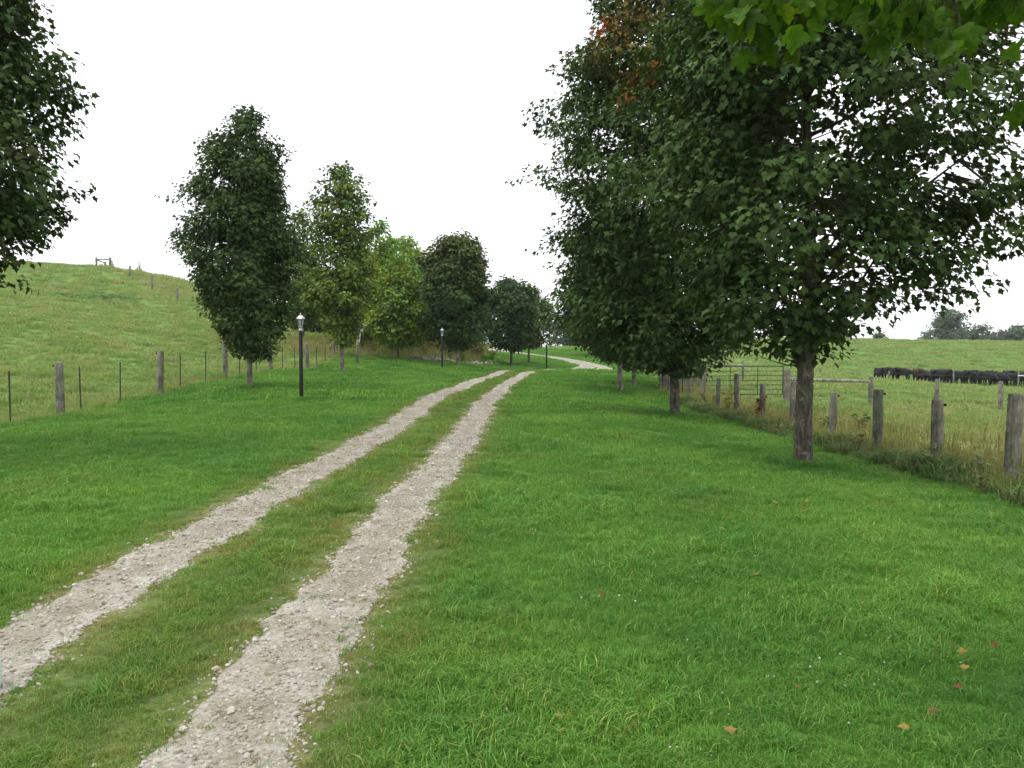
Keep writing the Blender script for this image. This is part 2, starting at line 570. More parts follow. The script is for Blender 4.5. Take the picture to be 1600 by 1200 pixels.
# ------------------------------------------------------------------ wheel tracks
def stone_mesh(name, seed, mat, flat=.55):
    r = np.random.default_rng(seed)
    t = (1 + 5 ** .5) / 2
    V = np.array([(-1, t, 0), (1, t, 0), (-1, -t, 0), (1, -t, 0), (0, -1, t), (0, 1, t), (0, -1, -t), (0, 1, -t), (t, 0, -1), (t, 0, 1), (-t, 0, -1), (-t, 0, 1)], float)
    V /= np.linalg.norm(V[0])
    V *= r.uniform(.72, 1.15, (12, 1))
    V *= np.array([r.uniform(.8, 1.2), r.uniform(.6, .95), flat]) * .5
    Fs = [(0, 11, 5), (0, 5, 1), (0, 1, 7), (0, 7, 10), (0, 10, 11), (1, 5, 9), (5, 11, 4), (11, 10, 2), (10, 7, 6), (7, 1, 8), (3, 9, 4), (3, 4, 2), (3, 2, 6), (3, 6, 8), (3, 8, 9), (4, 9, 5), (2, 4, 11), (6, 2, 10), (8, 6, 7), (9, 8, 1)]
    return fast_mesh(name, V, np.array(Fs), mat, False)
STONES = [stone_mesh('stone_shape', 50 + i, M['stone'], .45 + .06 * (i % 4)) for i in range(6)]

def wheel_track(side, label):
    n = 11
    t0 = _pl
    base = np.repeat(np.arange(len(t0) - 1), 6)
    fr = np.tile(np.arange(6) / 6, len(t0) - 1)
    c = t0[base] * (1 - fr[:, None]) + t0[base + 1] * fr[:, None]
    nn = _nor[base] * (1 - fr[:, None]) + _nor[base + 1] * fr[:, None]
    a, b = edges(c[:, 1], side)
    V, AC = [], []
    for j in range(n):
        q = j / (n - 1)
        AC.append(.3 + .3 * abs(2 * q - 1) ** 1.5 + (.12 * wob(c[:, 1] * .6, 7 + side + j * .6)))
        o = side * GA - (a + .05) + q * (a + b + .1)
        p = c + nn * o[:, None]
        lift = np.where((j == 0) | (j == n - 1), -.02, .009 - .004 * math.sin(math.pi * q)) + .002 * np.sin(p[:, 0] * 31 + p[:, 1] * 17)
        V.append(np.c_[p, zf(p[:, 0], p[:, 1]) + lift])
    V = np.stack(V, 1).reshape(-1, 3)
    m_ = len(c)
    i = np.arange((m_ - 1) * (n - 1))
    r, k = i // (n - 1), i % (n - 1)
    A = r * n + k
    me = fast_mesh('wheel_track', V, np.stack([A, A + 1, A + n + 1, A + n], 1), M['gravel'], True, {'across': ('FLOAT', np.stack(AC, 1).ravel())})
    o = link('wheel_track', me)
    tag(o, label=label, kind='structure')
    return o
track_l = wheel_track(-1, 'left pale gravel wheel track of the farm lane')
track_r = wheel_track(1, 'right pale gravel wheel track of the farm lane')

def lane_point(t, off):
    k = np.searchsorted(_pl[:, 1], t)
    k = np.clip(k, 1, len(_pl) - 1)
    f = (t - _pl[k - 1, 1]) / (_pl[k, 1] - _pl[k - 1, 1])
    p = _pl[k - 1] + (_pl[k] - _pl[k - 1]) * f[:, None]
    return p + _nor[k] * off[:, None]

# stones one can pick out, each its own piece of its track
for side, tr in ((-1, track_l), (1, track_r)):
    cnt = 70
    t = 2.6 + 9 * rng.random(cnt) ** 1.6
    a, b = edges(t, side)
    u = rng.random(cnt)
    q = np.where(rng.random(cnt) < .4, np.where(u < .5, -a + .12 * rng.random(cnt), b - .12 * rng.random(cnt)), -a + (a + b) * u)
    p = lane_point(t, side * GA + q)
    zz = zf(p[:, 0], p[:, 1])
    for i in range(cnt):
        s = rng.uniform(.022, .05) * (1.25 if rng.random() < .2 else 1)
        o = link('stone', STONES[i % 6], tr)
        o.location = (p[i, 0], p[i, 1], zz[i] + .004 + s * .06)
        o.scale = (s, s, s)
        o.rotation_euler = (rng.uniform(-.3, .3), rng.uniform(-.3, .3), rng.uniform(0, 6.28))

# ------------------------------------------------------------------ scattering (ground cover nobody could count)
def scatter(name, pts, scl, idx, variants, label, cat, rot=None, dry=None):
    n = len(pts)
    if rot is None:
        rot = np.c_[rng.normal(0, .08, n), rng.normal(0, .08, n), rng.uniform(0, 6.283, n)]
    if dry is None: dry = np.zeros(n)
    me = bpy.data.meshes.new(name)
    me.vertices.add(n)
    me.vertices.foreach_set('co', np.asarray(pts, np.float32).ravel())
    for nm, typ, key, data in (('scl', 'FLOAT', 'value', scl), ('idx', 'INT', 'value', idx), ('rot', 'FLOAT_VECTOR', 'vector', rot), ('dry', 'FLOAT', 'value', dry)):
        a = me.attributes.new(nm, typ, 'POINT')
        a.data.foreach_set(key, np.asarray(data, np.int32 if typ == 'INT' else np.float32).ravel())
    o = link(name, me)
    src = bpy.data.collections.new(name + '_source')
    for i, vm in enumerate(variants):
        so = bpy.data.objects.new('%s_blade_%02d' % (name, i), vm)
        src.objects.link(so)
    ng = bpy.data.node_groups.new(name + '_scatter', 'GeometryNodeTree')
    ng.interface.new_socket('Geometry', in_out='INPUT', socket_type='NodeSocketGeometry')
    ng.interface.new_socket('Geometry', in_out='OUTPUT', socket_type='NodeSocketGeometry')
    N, Lk = ng.nodes, ng.links
    gi, go = N.new('NodeGroupInput'), N.new('NodeGroupOutput')
    ci = N.new('GeometryNodeCollectionInfo')
    ci.inputs['Collection'].default_value = src
    ci.inputs['Separate Children'].default_value = True
    ci.inputs['Reset Children'].default_value = True
    iop = N.new('GeometryNodeInstanceOnPoints')
    iop.inputs['Pick Instance'].default_value = True
    def na(nm, typ):
        q = N.new('GeometryNodeInputNamedAttribute')
        q.data_type = typ
        q.inputs['Name'].default_value = nm
        return q.outputs['Attribute']
    e2r = N.new('FunctionNodeEulerToRotation')
    Lk.new(na('rot', 'FLOAT_VECTOR'), e2r.inputs[0])
    Lk.new(gi.outputs[0], iop.inputs['Points'])
    Lk.new(ci.outputs[0], iop.inputs['Instance'])
    Lk.new(na('idx', 'INT'), iop.inputs['Instance Index'])
    Lk.new(e2r.outputs[0], iop.inputs['Rotation'])
    Lk.new(na('scl', 'FLOAT'), iop.inputs['Scale'])
    Lk.new(iop.outputs[0], go.inputs[0])
    md = o.modifiers.new('scatter', 'NODES')
    md.node_group = ng
    tag(o, label, cat, None, 'stuff')
    return o

def tuft(name, seed, mat, blades=26, rad=.07, h=.07, hv=.4, wd=.0035, lean=.5, dryfrac=.08, seedhead=0.0, tintv=.22, drytint=(2.4, 1.35, 2.0)):
    r = np.random.default_rng(seed)
    V, Fc, T = [], [], []
    for _ in range(blades):
        a, q = r.uniform(0, 6.283), rad * math.sqrt(r.random())
        bx, by = q * math.cos(a), q * math.sin(a)
        hh = h * r.uniform(1 - hv, 1 + hv)
        d = r.uniform(0, 6.283)
        ln = lean * r.uniform(.2, 1.2) * hh
        dx, dy = math.cos(d), math.sin(d)
        f = r.uniform(0, 3.14)
        wx, wy = math.cos(f) * wd, math.sin(f) * wd
        b = len(V)
        V += [(bx - wx, by - wy, -.01), (bx + wx, by + wy, -.01),
              (bx + dx * ln * .35 - wx * .8, by + dy * ln * .35 - wy * .8, hh * .6), (bx + dx * ln * .35 + wx * .8, by + dy * ln * .35 + wy * .8, hh * .6),
              (bx + dx * ln, by + dy * ln, hh * (1 - .25 * lean))]
        Fc += [(b, b + 1, b + 3), (b, b + 3, b + 2), (b + 2, b + 3, b + 4)]
        k = r.uniform(1 - tintv, 1 + tintv)
        tc = np.array((k, k, k))
        if r.random() < dryfrac: tc = tc * np.array(drytint)
        T += [(*tc, 1)] * 5
        if r.random() < seedhead:
            b = len(V)
            tx, ty, tz = V[-1]
            s = wd * 3.2
            V += [(tx - s, ty, tz - .04), (tx + s, ty, tz - .04), (tx, ty + s * .4, tz + .09), (tx, ty - s, tz), (tx, ty + s, tz)]
            Fc += [(b, b + 1, b + 2), (b + 3, b + 4, b + 2), (b + 3, b, b + 4)]
            hd = np.array((1.3, 1.0, 1.05)) * r.uniform(.6, 1.1)
            T += [(*hd, 1)] * 5
    return fast_mesh(name, np.array(V), np.array(Fc), mat, False, {'tint': ('FLOAT_COLOR', np.array(T))})

def wedge(y0, y1, dens, margin=1.5, left=.72, right=.72):
    """random points between depth y0 and y1, a little wider than the view"""
    wl_, wr_ = left * y1 + margin, right * y1 + margin
    n = int((y1 - y0) * (wl_ + wr_) * dens)
    x = rng.uniform(-wl_, wr_, n)
    y = rng.uniform(y0, y1, n)
    k = (x > -(left * y + margin)) & (x < right * y + margin)
    return x[k], y[k]

def vnoise(x, y, s, seed=0):
    """cheap smooth noise in 0..1"""
    a = np.sin(x * s * 1.0 + seed) * np.sin(y * s * 1.13 + 2 * seed) + np.sin(x * s * 2.3 + y * s * .9 + seed * 3) * .6 + np.sin(y * s * 2.9 - x * s * 1.7 + seed * 5) * .5 + np.sin(x * s * 5.1 + 3 * np.sin(y * s * 2.2)) * .3
    return np.clip(.5 + a / 3.2, 0, 1)

# --- lawn
LT = [tuft('lawn_tuft', 100 + i, M['lawn'], 60, .09, .040 + .008 * (i % 3), .45, .0020, 1.0, .08) for i in range(4)]
LT += [tuft('lawn_tuft', 110 + i, M['lawn'], 36, .05, .068, .4, .0022, 1.0, .05) for i in range(2)]
LT += [tuft('lawn_tuft', 114 + i, M['lawn'], 90, .26, .085, .4, .009, .9, .06) for i in range(3)]
px_, py_, ps_, pi_, pd_ = [], [], [], [], []
for (y0, y1, dn, sc) in ((-1.5, 2, 60, 1.0), (2, 5, 330, .95), (5, 8, 230, 1.05), (8, 13, 115, 1.3), (13, 22, 42, 1.6), (22, 36, 11, 1.0), (36, 56, 5.5, 1.2), (56, 112, 4.0, .95)):
    x, y = wedge(y0, y1, dn)
    t, off = in_track(x, y, (.0 - .26 * rng.random(len(x)) ** 3.5) if y0 < 22 else (0.0 if y0 < 50 else .2))
    ok = ~t & (x > xl(y) - .15) & (x < xr(y) + .4)
    x, y, off = x[ok], y[ok], off[ok]
    # thin worn turf beside and between the ruts
    near = np.clip(1 - (np.abs(np.abs(off) - GA) - .26) / .5, 0, 1)
    keep = rng.random(len(x)) > near * .26 * vnoise(x, y, 2.2, 3.1) * 1.6
    x, y, off, near = x[keep], y[keep], off[keep], near[keep]
    mid = np.exp(-(off / .75) ** 2)
    lush = vnoise(x, y, 1.1, 1.7)
    s = sc * rng.uniform(.7, 1.25, len(x)) * (.72 + .5 * lush) * (1 - .55 * near)
    idx = np.where((rng.random(len(x)) < .10 + .25 * (vnoise(x, y, 1.9, 6.0) > .72)) & (y < 22), rng.integers(4, 6, len(x)), rng.integers(0, 4, len(x)))
    s *= 1 + .35 * (vnoise(x, y, 2.6, 9.1) > .8)
    if y0 >= 22: idx = rng.integers(6, 9, len(x))
    dry = np.clip(.78 * near * vnoise(x, y, 3.0, 8.0) + (.15 * mid * (.5 + vnoise(x, y, 2.0, 5.0))) + .35 * (vnoise(x, y, .8, 12.) - .62).clip(0), 0, .85) * rng.uniform(.5, 1.3, len(x))
    px_.append(x); py_.append(y); ps_.append(s); pi_.append(idx); pd_.append(dry)
# longer turf left by the mower round the trunks and posts
for (tx, ty, rr) in ((4.48, 13.3, .5), (4.5, 23.9, .55), (-8.2, 27, .5), (-8, 40.7, .5), (4.5, 36, .5), (-5.5, 22.5, .25)):
    n = 90
    a, q = rng.uniform(0, 6.283, n), .12 + rr * rng.random(n)
    px_.append(tx + q * np.cos(a)); py_.append(ty + q * np.sin(a)); ps_.append(rng.uniform(1.4, 2.6, n)); pi_.append(rng.integers(4, 6, n)); pd_.append(np.zeros(n))
x, y = np.concatenate(px_), np.concatenate(py_)
scatter('lawn_grass', np.c_[x, y, zf(x, y) - .004], np.concatenate(ps_), np.concatenate(pi_), LT, 'mown green lawn grass on both sides of the lane', 'grass', dry=np.concatenate(pd_))
print('lawn tufts', len(x))

# --- pastures
PT = [tuft('pasture_tuft', 130 + i, M['pasture'], 26, .11, .10 + .03 * (i % 3), .5, .0055, .9, .14, .0, drytint=(1.7, 1.2, 1.5)) for i in range(4)]
PT += [tuft('pasture_tuft', 140 + i, M['pasture'], 60, .42, .17 + .04 * (i % 3), .5, .016, 1.0, .14, .0, drytint=(1.7, 1.2, 1.5)) for i in range(4)]
px_, ps_, pd_, pi_ = [], [], [], []
for (y0, y1, dn, sc) in ((5, 20, 22, 1.2), (20, 36, 14, 1.6), (36, 60, 4.6, .9), (60, 95, 2.6, 1.1), (95, 190, .95, 1.5)):
    x, y = wedge(y0, y1, dn, 3)
    ok = (x < xl(y)) | (x > xr(y) + .3) | (y > 112)
    ok &= ~((x < -20) & (y > 125))
    ok &= ~((x > 34) & (y > 79) & (y < 90) & (rng.random(len(x)) < .85))
    x, y = x[ok], y[ok]
    clump = vnoise(x, y, .55, 4.4)
    keep = rng.random(len(x)) < .5 + .8 * clump
    x, y, clump = x[keep], y[keep], clump[keep]
    px_.append(np.c_[x, y]); ps_.append(sc * rng.uniform(.55, 1.25, len(x)) * (.6 + .6 * clump)); pi_.append(rng.integers(0, 4, len(x)) + (4 if y0 >= 36 else 0))
    pd_.append(np.clip(.7 * (vnoise(x, y, .9, 9) - .45) + .2 * rng.random(len(x)), 0, .8))
q = np.concatenate(px_)
scatter('pasture_grass', np.c_[q, zf(q[:, 0], q[:, 1]) - .01], np.concatenate(ps_), np.concatenate(pi_), PT, 'pale green grazed grass over the hill and the field', 'grass', dry=np.concatenate(pd_))
print('pasture tufts', len(q))

# --- tall rough grass along the right fence and in the near field, on the bank and beyond the hill fence
RT = [tuft('rough_tuft', 150 + i, M['rough'], 22, .10, .34 + .07 * (i % 3), .45, .0032, .75, .3, .3, .25, (1.35, 1.12, 1.25)) for i in range(4)]
RT += [tuft('rough_tuft', 160 + i, M['rough'], 26, .12, .24, .4, .0045, .8, .05, 0) for i in range(2)]
qx, qy, qs, qi, qd = [], [], [], [], []
def rough_add(x, y, s, d, low=.4):
    qx.append(x); qy.append(y); qs.append(s); qd.append(d)
    qi.append(np.where(rng.random(len(x)) < low, rng.integers(4, 6, len(x)), rng.integers(0, 4, len(x))))
# fence strip
n = 4200
y = 6.5 + 34 * rng.random(n) ** 1.15
x = xr(y) + .05 + 1.75 * rng.random(n) ** .8
rough_add(x, y, rng.uniform(.55, 1.2, n) * np.clip(.55 + .5 * (x - xr(y)), .5, 1.1) * (.7 + .5 * vnoise(x, y, 1.3, 2.)), np.clip(.75 * (vnoise(x, y, 1.0, 5.5) - .35) + .25 * (x - xr(y)) - .15, 0, .9), .45)
# near field
x, y = wedge(8, 34, 9, 2)
ok = (x > xr(y) + 1.5)
x, y = x[ok], y[ok]
keep = rng.random(len(x)) < np.clip((36 - y) / 14, 0, 1)
x, y = x[keep], y[keep]
rough_add(x, y, rng.uniform(.55, 1.15, len(x)) * (.55 + .7 * vnoise(x, y, .9, 7.)), np.clip(1.1 * (vnoise(x, y, .8, 3.3) - .3), 0, .95), .25)
# bank at the end of the left lawn
n = 6500
y = 50 + 34 * rng.random(n)
x = xl(y) - .1 - 9 * rng.random(n) ** 1.3
ok = y > 52 - (x + 10) * 0
rough_add(x[ok], y[ok], rng.uniform(.5, 2.2, ok.sum()) * (.45 + .8 * vnoise(x[ok], y[ok], 1.1, 2)), np.clip(.0 + 1.1 * (vnoise(x[ok], y[ok], 1.3, 1.2) - .35) + rng.normal(0, .15, ok.sum()), 0, .85), .5)
# beyond the hill fence
n = 16000
x = rng.uniform(-62, -9, n); y = rng.uniform(57, 150, n)
ok = beyond_hill_fence(x, y) & (y < np.interp(-x, -HF[:, 0], HF[:, 1]) + 26)
x, y = x[ok], y[ok]
rough_add(x, y, rng.uniform(.6, 1.3, len(x)), np.clip(.05 + .8 * (vnoise(x, y, .35, 2.7) - .3), 0, .7), .6)
# left fence foot
n = 900
y = rng.uniform(11, 50, n); x = -10.75 + rng.normal(0, .16, n)
rough_add(x, y, rng.uniform(.35, .8, n), rng.uniform(0, .35, n), .7)
x, y = np.concatenate(qx), np.concatenate(qy)
scatter('tall_grass', np.c_[x, y, zf(x, y) - .02], np.concatenate(qs), np.concatenate(qi), RT, 'tall seeding rough grass along fences and on the bank', 'tall grass', dry=np.concatenate(qd))
print('rough tufts', len(x))

# --- leafy weeds where the mower stops at the right fence
VT = [tuft('verge_tuft', 170 + i, grass_mat('verge_leaves_%d' % i, (.075, .15, .045), (.12, .20, .06), (.16, .13, .07), .9), 46, .17, .20, .5, .009, 1.0, .06, drytint=(1.6, 1.0, 1.2)) for i in range(2)]
n = 1500
y = 7 + 26 * rng.random(n) ** 1.3
x = xr(y) + .05 + .75 * rng.random(n) ** 1.3
k = rng.random(n) < .35 + .9 * vnoise(x * .3, y, 1.1, 3.0)
x, y = x[k], y[k]
scatter('verge_weeds', np.c_[x, y, zf(x, y) - .02], rng.uniform(.6, 1.7, len(x)) * (.6 + .6 * vnoise(x * .3, y, 1.5, 5.0)), rng.integers(0, 2, len(x)), VT, 'bushy green weeds along the foot of the right fence', 'weeds', dry=np.clip(vnoise(x, y, 1.6, 4) - .45, 0, .6))

# --- loose gravel
cnt = 34000
t = 1.8 + 30 * rng.random(cnt) ** 1.8
side = np.where(rng.random(cnt) < .5, -1, 1)
a1, b1 = edges(t, -1); a2, b2 = edges(t, 1)
a = np.where(side < 0, a1, a2) + .05; b = np.where(side < 0, b1, b2) + .05
u = rng.random(cnt)
edge = rng.random(cnt) < .3
u = np.where(edge, np.where(rng.random(cnt) < .4, .08 + rng.normal(0, .13, cnt), .9 + rng.normal(0, .14, cnt)), u)
p = lane_point(t, side * GA - a + (a + b) * u)
s = np.exp(rng.normal(math.log(.0125), .55, cnt)) * (1 + t / 22)
scatter('loose_gravel', np.c_[p, zf(p[:, 0], p[:, 1]) + np.where((u < 0.06) | (u > .94), 0, .005) + s * .1], np.clip(s, .005, .05), rng.integers(0, 6, cnt), STONES, 'loose limestone gravel on the wheel tracks', 'gravel',
        rot=np.c_[rng.normal(0, .4, cnt), rng.normal(0, .4, cnt), rng.uniform(0, 6.28, cnt)])

# ------------------------------------------------------------------ trees
MAPLE = (np.array([(0, .36, 0), (0, 0, .02), (.36, .02, .10), (.33, .28, .06), (.54, .52, .12), (.27, .62, .04), (0, 1.0, -.10), (-.27, .62, .04), (-.54, .52, .12), (-.33, .28, .06), (-.36, .02, .10)]),
         np.array([(0, i, i + 1) for i in range(1, 10)] + [(0, 10, 1)]))
LOBED = (np.array([(0, 0, 0), (.50, .42, .12), (.19, .52, .03), (0, 1.0, -.06), (-.19, .52, .03), (-.50, .42, .12)]), np.array([(0, 1, 2), (0, 2, 3), (0, 3, 4), (0, 4, 5)]))
_h = [(.05, 0), (.26, -.05), (.40, .08), (.34, .18), (.50, .25), (.66, .46), (.54, .50), (.48, .61), (.33, .55), (.24, .60), (.30, .75), (.18, .80), (.10, .92)]
_o = [(x_, y_) for x_, y_ in _h] + [(0, 1.05)] + [(-x_, y_) for x_, y_ in reversed(_h)]
def _broad():
    n = len(_o)
    def lift(x_, y_):
        return -.62 * abs(x_) ** 1.15 + .09 * math.sin(9 * y_) * abs(x_) + .05 * math.sin(7 * x_ + 3 * y_)
    V = [(0, .36, .03)]
    for k in (.5, 1.0):
        V += [(x_ * k, .36 + (y_ - .36) * k, lift(x_ * k, .36 + (y_ - .36) * k)) for x_, y_ in _o]
    Fs = [(0, 1 + i, 1 + (i + 1) % n) for i in range(n)]
    for i in range(n):
        a_, b_, c_, d_ = 1 + i, 1 + (i + 1) % n, 1 + n + (i + 1) % n, 1 + n + i
        Fs += [(a_, d_, c_), (a_, c_, b_)]
    return np.array(V), np.array(Fs)
BROAD = _broad()
KITE = (np.array([(0, 0, 0), (.42, .45, .10), (0, 1.0, -.04), (-.42, .45, .10)]), np.array([(0, 1, 2), (0, 2, 3)]))

def unit(a):
    return a / (np.linalg.norm(a, axis=-1, keepdims=True) + 1e-9)

def leaf_mesh(name, C, A, Nn, S, T, tpl, mat, curl=0.0):
    A = unit(A)
    X = unit(np.cross(A, Nn))
    Nn = np.cross(X, A)
    tv, tf = tpl
    tv = tv.copy()
    if curl: tv[:, 2] -= curl * tv[:, 1] ** 2
    V = C[:, None, :] + S[:, None, None] * (tv[None, :, 0:1] * X[:, None, :] + tv[None, :, 1:2] * A[:, None, :] + tv[None, :, 2:3] * Nn[:, None, :])
    k = len(tv)
    Fc = (tf[None] + (np.arange(len(C)) * k)[:, None, None]).reshape(-1, 3)
    col = np.repeat(np.c_[T, np.ones(len(T))], k, axis=0)
    return fast_mesh(name, V.reshape(-1, 3), Fc, mat, False, {'tint': ('FLOAT_COLOR', col)})

def bez(a, b, c, n):
    t = np.linspace(0, 1, n)[:, None]
    return (1 - t) ** 2 * a + 2 * t * (1 - t) * b + t ** 2 * c

def make_tree(name, label, base, prof, r0, clusters, per, leaf, col, seed, tpl=KITE, cs=.38, var=.28, top_col=None, yel=None, yelf=0.0,
              accents=None, extra=None, matl='leaf', barkm='bark', depth=1.0, limbs=22, inner=.45, cat='tree', group=None, lean=0.0, clear=None, flat=.5, stray=.08, lobe=1.45):
    """prof: (height, radius to the left, radius to the right) of the crown in metres"""
    r = np.random.default_rng(seed)
    prof = np.array(prof, float)
    H = prof[-1, 0]
    h0 = prof[0, 0]
    root = empty(name, base)
    tag(root, label, cat, group)
    # trunk
    tz = np.concatenate([[-.25, 0, .12, .35], np.linspace(.8, H * .93, 12)])
    ph = r.uniform(0, 6.28, 2)
    tx = .05 * r0 / .12 * np.sin(tz * .9 + ph[0]) * np.clip(tz / 2, 0, 1) + lean * tz
    ty = .05 * r0 / .12 * np.sin(tz * .8 + ph[1]) * np.clip(tz / 2, 0, 1)
    rad = r0 * np.interp(tz, [-.25, 0, .12, .35, .8, h0 + .6, H * .6, H], [1.55, 1.42, 1.2, 1.06, 1.0, .86, .42, .06])
    trunk = np.c_[tx, ty, tz]
    b = MB()
    b.tube(trunk, list(rad), 10)
    b.build('trunk', M[barkm], root, True)
    def tp(z):
        return np.array([np.interp(z, tz, tx), np.interp(z, tz, ty), z])
    sq = r.uniform(0, 6.28, 6)
    def env(h, az):
        L = np.interp(h, prof[:, 0], prof[:, 1]); Rr = np.interp(h, prof[:, 0], prof[:, 2])
        c = (1 + np.cos(az)) / 2
        c = c * c * (3 - 2 * c)
        q = L * (1 - c) + Rr * c
        q = q * (1 - np.abs(np.sin(az)) * (1 - depth))
        lob = 1 + lobe * (.13 * np.sin(3 * az + sq[0] + h * 1.3) + .10 * np.sin(5 * az + sq[1] - h * 2.1) + .10 * np.sin(h * 3.7 + sq[2] + 2 * az) + .06 * np.sin(h * 7.1 + sq[3] - 4 * az))
        return q * lob
    # limbs
    br = MB()
    samples = [np.c_[tx, ty, tz][tz > h0 * .8]]
    for i in range(limbs):
        f = (i + .5) / limbs
        hs = h0 + .05 + (H * .86 - h0) * f ** 1.1
        a = i * 2.399 + r.uniform(-.3, .3)
        he = min(hs + (H - h0) * (.10 + .16 * r.random()) * (1 - .4 * f), H * .97)
        rr = env(he, a) * r.uniform(.72, .9)
        s0 = tp(hs)
        e = np.array([tp(he)[0] + rr * math.cos(a), tp(he)[1] + rr * math.sin(a), he])
        mid = s0 * .5 + e * .5 + np.array([0, 0, -.10 * rr + .1])
        pts = bez(s0, mid, e, 7)
        pts[1:-1] += r.normal(0, .02 * rr, (5, 3))
        lr = max(.012, r0 * .36 * (1 - .55 * f))
        br.tube(pts, list(np.linspace(lr, lr * .16, 7)), 5, False)
        samples.append(bez(s0, mid, e, 14)[3:])
    S = np.concatenate(samples)
    # leaf clusters
    n = clusters
    hh = np.linspace(h0, H, 200)
    rr_ = np.interp(hh, prof[:, 0], (prof[:, 1] + prof[:, 2]) / 2)
    wt = np.cumsum((rr_ + .12) ** 1.55); wt /= wt[-1]
    h = np.interp(r.random(n), wt, hh)
    a = r.uniform(0, 6.283, n)
    u = r.random(n)
    u = np.where(u < inner, np.sqrt(r.random(n)) * .86, .8 + .2 * r.random(n))
    st = r.random(n) < stray
    u = np.where(st, r.uniform(1.02, 1.16, n), u)
    rad_ = env(h, a) * u
    C = np.c_[np.interp(h, tz, tx) + rad_ * np.cos(a), np.interp(h, tz, ty) + rad_ * np.sin(a), h]
    sz = cs * r.uniform(.65, 1.25, n) * np.where(st, .6, 1)
    cnt = np.maximum(4, (per * (sz / cs) ** 1.6).astype(int))
    cnt = np.where(st, cnt // 2, cnt)
    ctint = np.zeros(n)
    if extra is not None:
        ex = np.array(extra, float)
        C = np.r_[C, ex[:, :3]]; sz = np.r_[sz, ex[:, 3]]; cnt = np.r_[cnt, (per * (ex[:, 3] / cs) ** 1.6).astype(int)]; a = np.r_[a, np.arctan2(ex[:, 1], ex[:, 0])]
        n = len(C)
    if clear is not None:
        k = clear(C + np.array(base))
        C, sz, cnt, a = C[k], sz[k], cnt[k], a[k]
        n = len(C)
    # twigs to the clusters
    for i in range(n):
        d = S - C[i]
        cost = (d ** 2).sum(1) + 1.2 * np.clip(d[:, 2] + .08, 0, None)
        s0 = S[cost.argmin()]
        e = C[i]
        ln = np.linalg.norm(e - s0)
        if ln > .12:
            mid = (s0 + e) / 2 + r.normal(0, .06 * ln, 3) + np.array([0, 0, -.05 * ln])
            br.tube(bez(s0, mid, e, 4), [.006 + .009 * ln, .006 + .006 * ln, .005, .003], 3, False)
    br.build('branches', M['branch'], root, True)
    ci = np.repeat(np.arange(n), cnt)
    N = len(ci)
    g = r.normal(0, 1, (N, 3)); g /= np.maximum(1, np.linalg.norm(g, axis=1, keepdims=True) / 1.8)
    Pp = C[ci] + g * sz[ci][:, None] * np.array([.62, .62, flat * .62])
    outw = unit(np.c_[C[ci][:, 0] - np.interp(C[ci][:, 2], tz, tx), C[ci][:, 1] - np.interp(C[ci][:, 2], tz, ty), .15 * np.ones(N)])
    Ax = outw * .55 + unit(g) * .5 + r.normal(0, .45, (N, 3)) + np.array([0, 0, -.55])
    Nn = np.array([0, 0, 1.0]) + outw * .5 + r.normal(0, .36, (N, 3))
    Sz = leaf * r.uniform(.65, 1.25, N)
    col = np.array(col)
    ct = r.uniform(1 - var, 1 + var, n)
    T = col[None] * ct[ci][:, None] * r.uniform(1 - var * .7, 1 + var * .7, (N, 1)) * (1 + r.normal(0, .06, (N, 3)))
    if top_col is not None:
        k = np.clip((Pp[:, 2] - H * .45) / (H * .4), 0, 1)[:, None]
        T = T * (1 - k) + np.array(top_col)[None] * (T / col[None]) * k
    if yel is not None:
        ysel = (r.random(n) < yelf)[ci]
        k = (ysel * r.uniform(.35, 1, N))[:, None]
        T = T * (1 - k) + np.array(yel)[None] * r.uniform(.7, 1.25, (N, 1)) * k
    if accents:
        for (ax, ay, az_, ar, ac, am) in accents:
            d = np.sqrt(((Pp - np.array((ax, ay, az_))) ** 2 * np.array([1, .06, 1])).sum(1)) / ar
            k = (np.clip(1.5 - d, 0, 1) * (r.random(N) < am))[:, None]
            T = T * (1 - k) + np.array(ac)[None] * r.uniform(.6, 1.2, (N, 1)) * k
    me = leaf_mesh('crown', Pp, Ax, Nn, Sz, np.clip(T, .004, 1), tpl, M[matl], .12)
    link('crown', me, root)
    return root

DARK = (.052, .089, .025)
# two big maples at the right of the lane
bA = G(1255, 13.3)
prA = [(1.75, .35, .3), (2.05, .95, .7), (2.6, 1.55, 1.7), (3.2, 1.8, 2.35), (3.8, 1.9, 2.5), (4.3, 2.0, 2.35), (4.7, 2.0, 2.4), (5.3, 2.1, 2.95), (6.2, 2.1, 2.9), (7.2, 2.1, 2.5), (8.2, 1.7, 1.9), (9.2, .9, 1.0), (9.8, .15, .15)]
exA = [(1.6 + .26 * i + .05 * math.sin(i * 3), -.2 + .15 * math.sin(i), 3.05 + .07 * i + .12 * math.sin(i * 2.3), .30 - .012 * i) for i in range(8)]
exA += [(2.0 + .24 * i, .1 + .1 * math.sin(i * 2), 3.75 + .085 * i + .1 * math.sin(i * 1.7), .28 - .01 * i) for i in range(7)]
exA += [(-1.0 - .1 * (i % 3), -.1, 1.85 + .14 * i, .28) for i in range(5)] + [(-.5, -.2, 1.85, .25), (-.25, .2, 1.8, .22), (.3, 0, 1.9, .2)]
make_tree('maple_tree', 'large dark green maple nearest the right fence, its mottled trunk in the foreground lawn', bA, prA, .135, 730, 56, .112, DARK, 21, MAPLE, .44, .34,
          yel=(.06, .085, .018), yelf=.05, extra=exA, limbs=26, inner=.42, flat=.42)
bB = G(1054, 23.9)
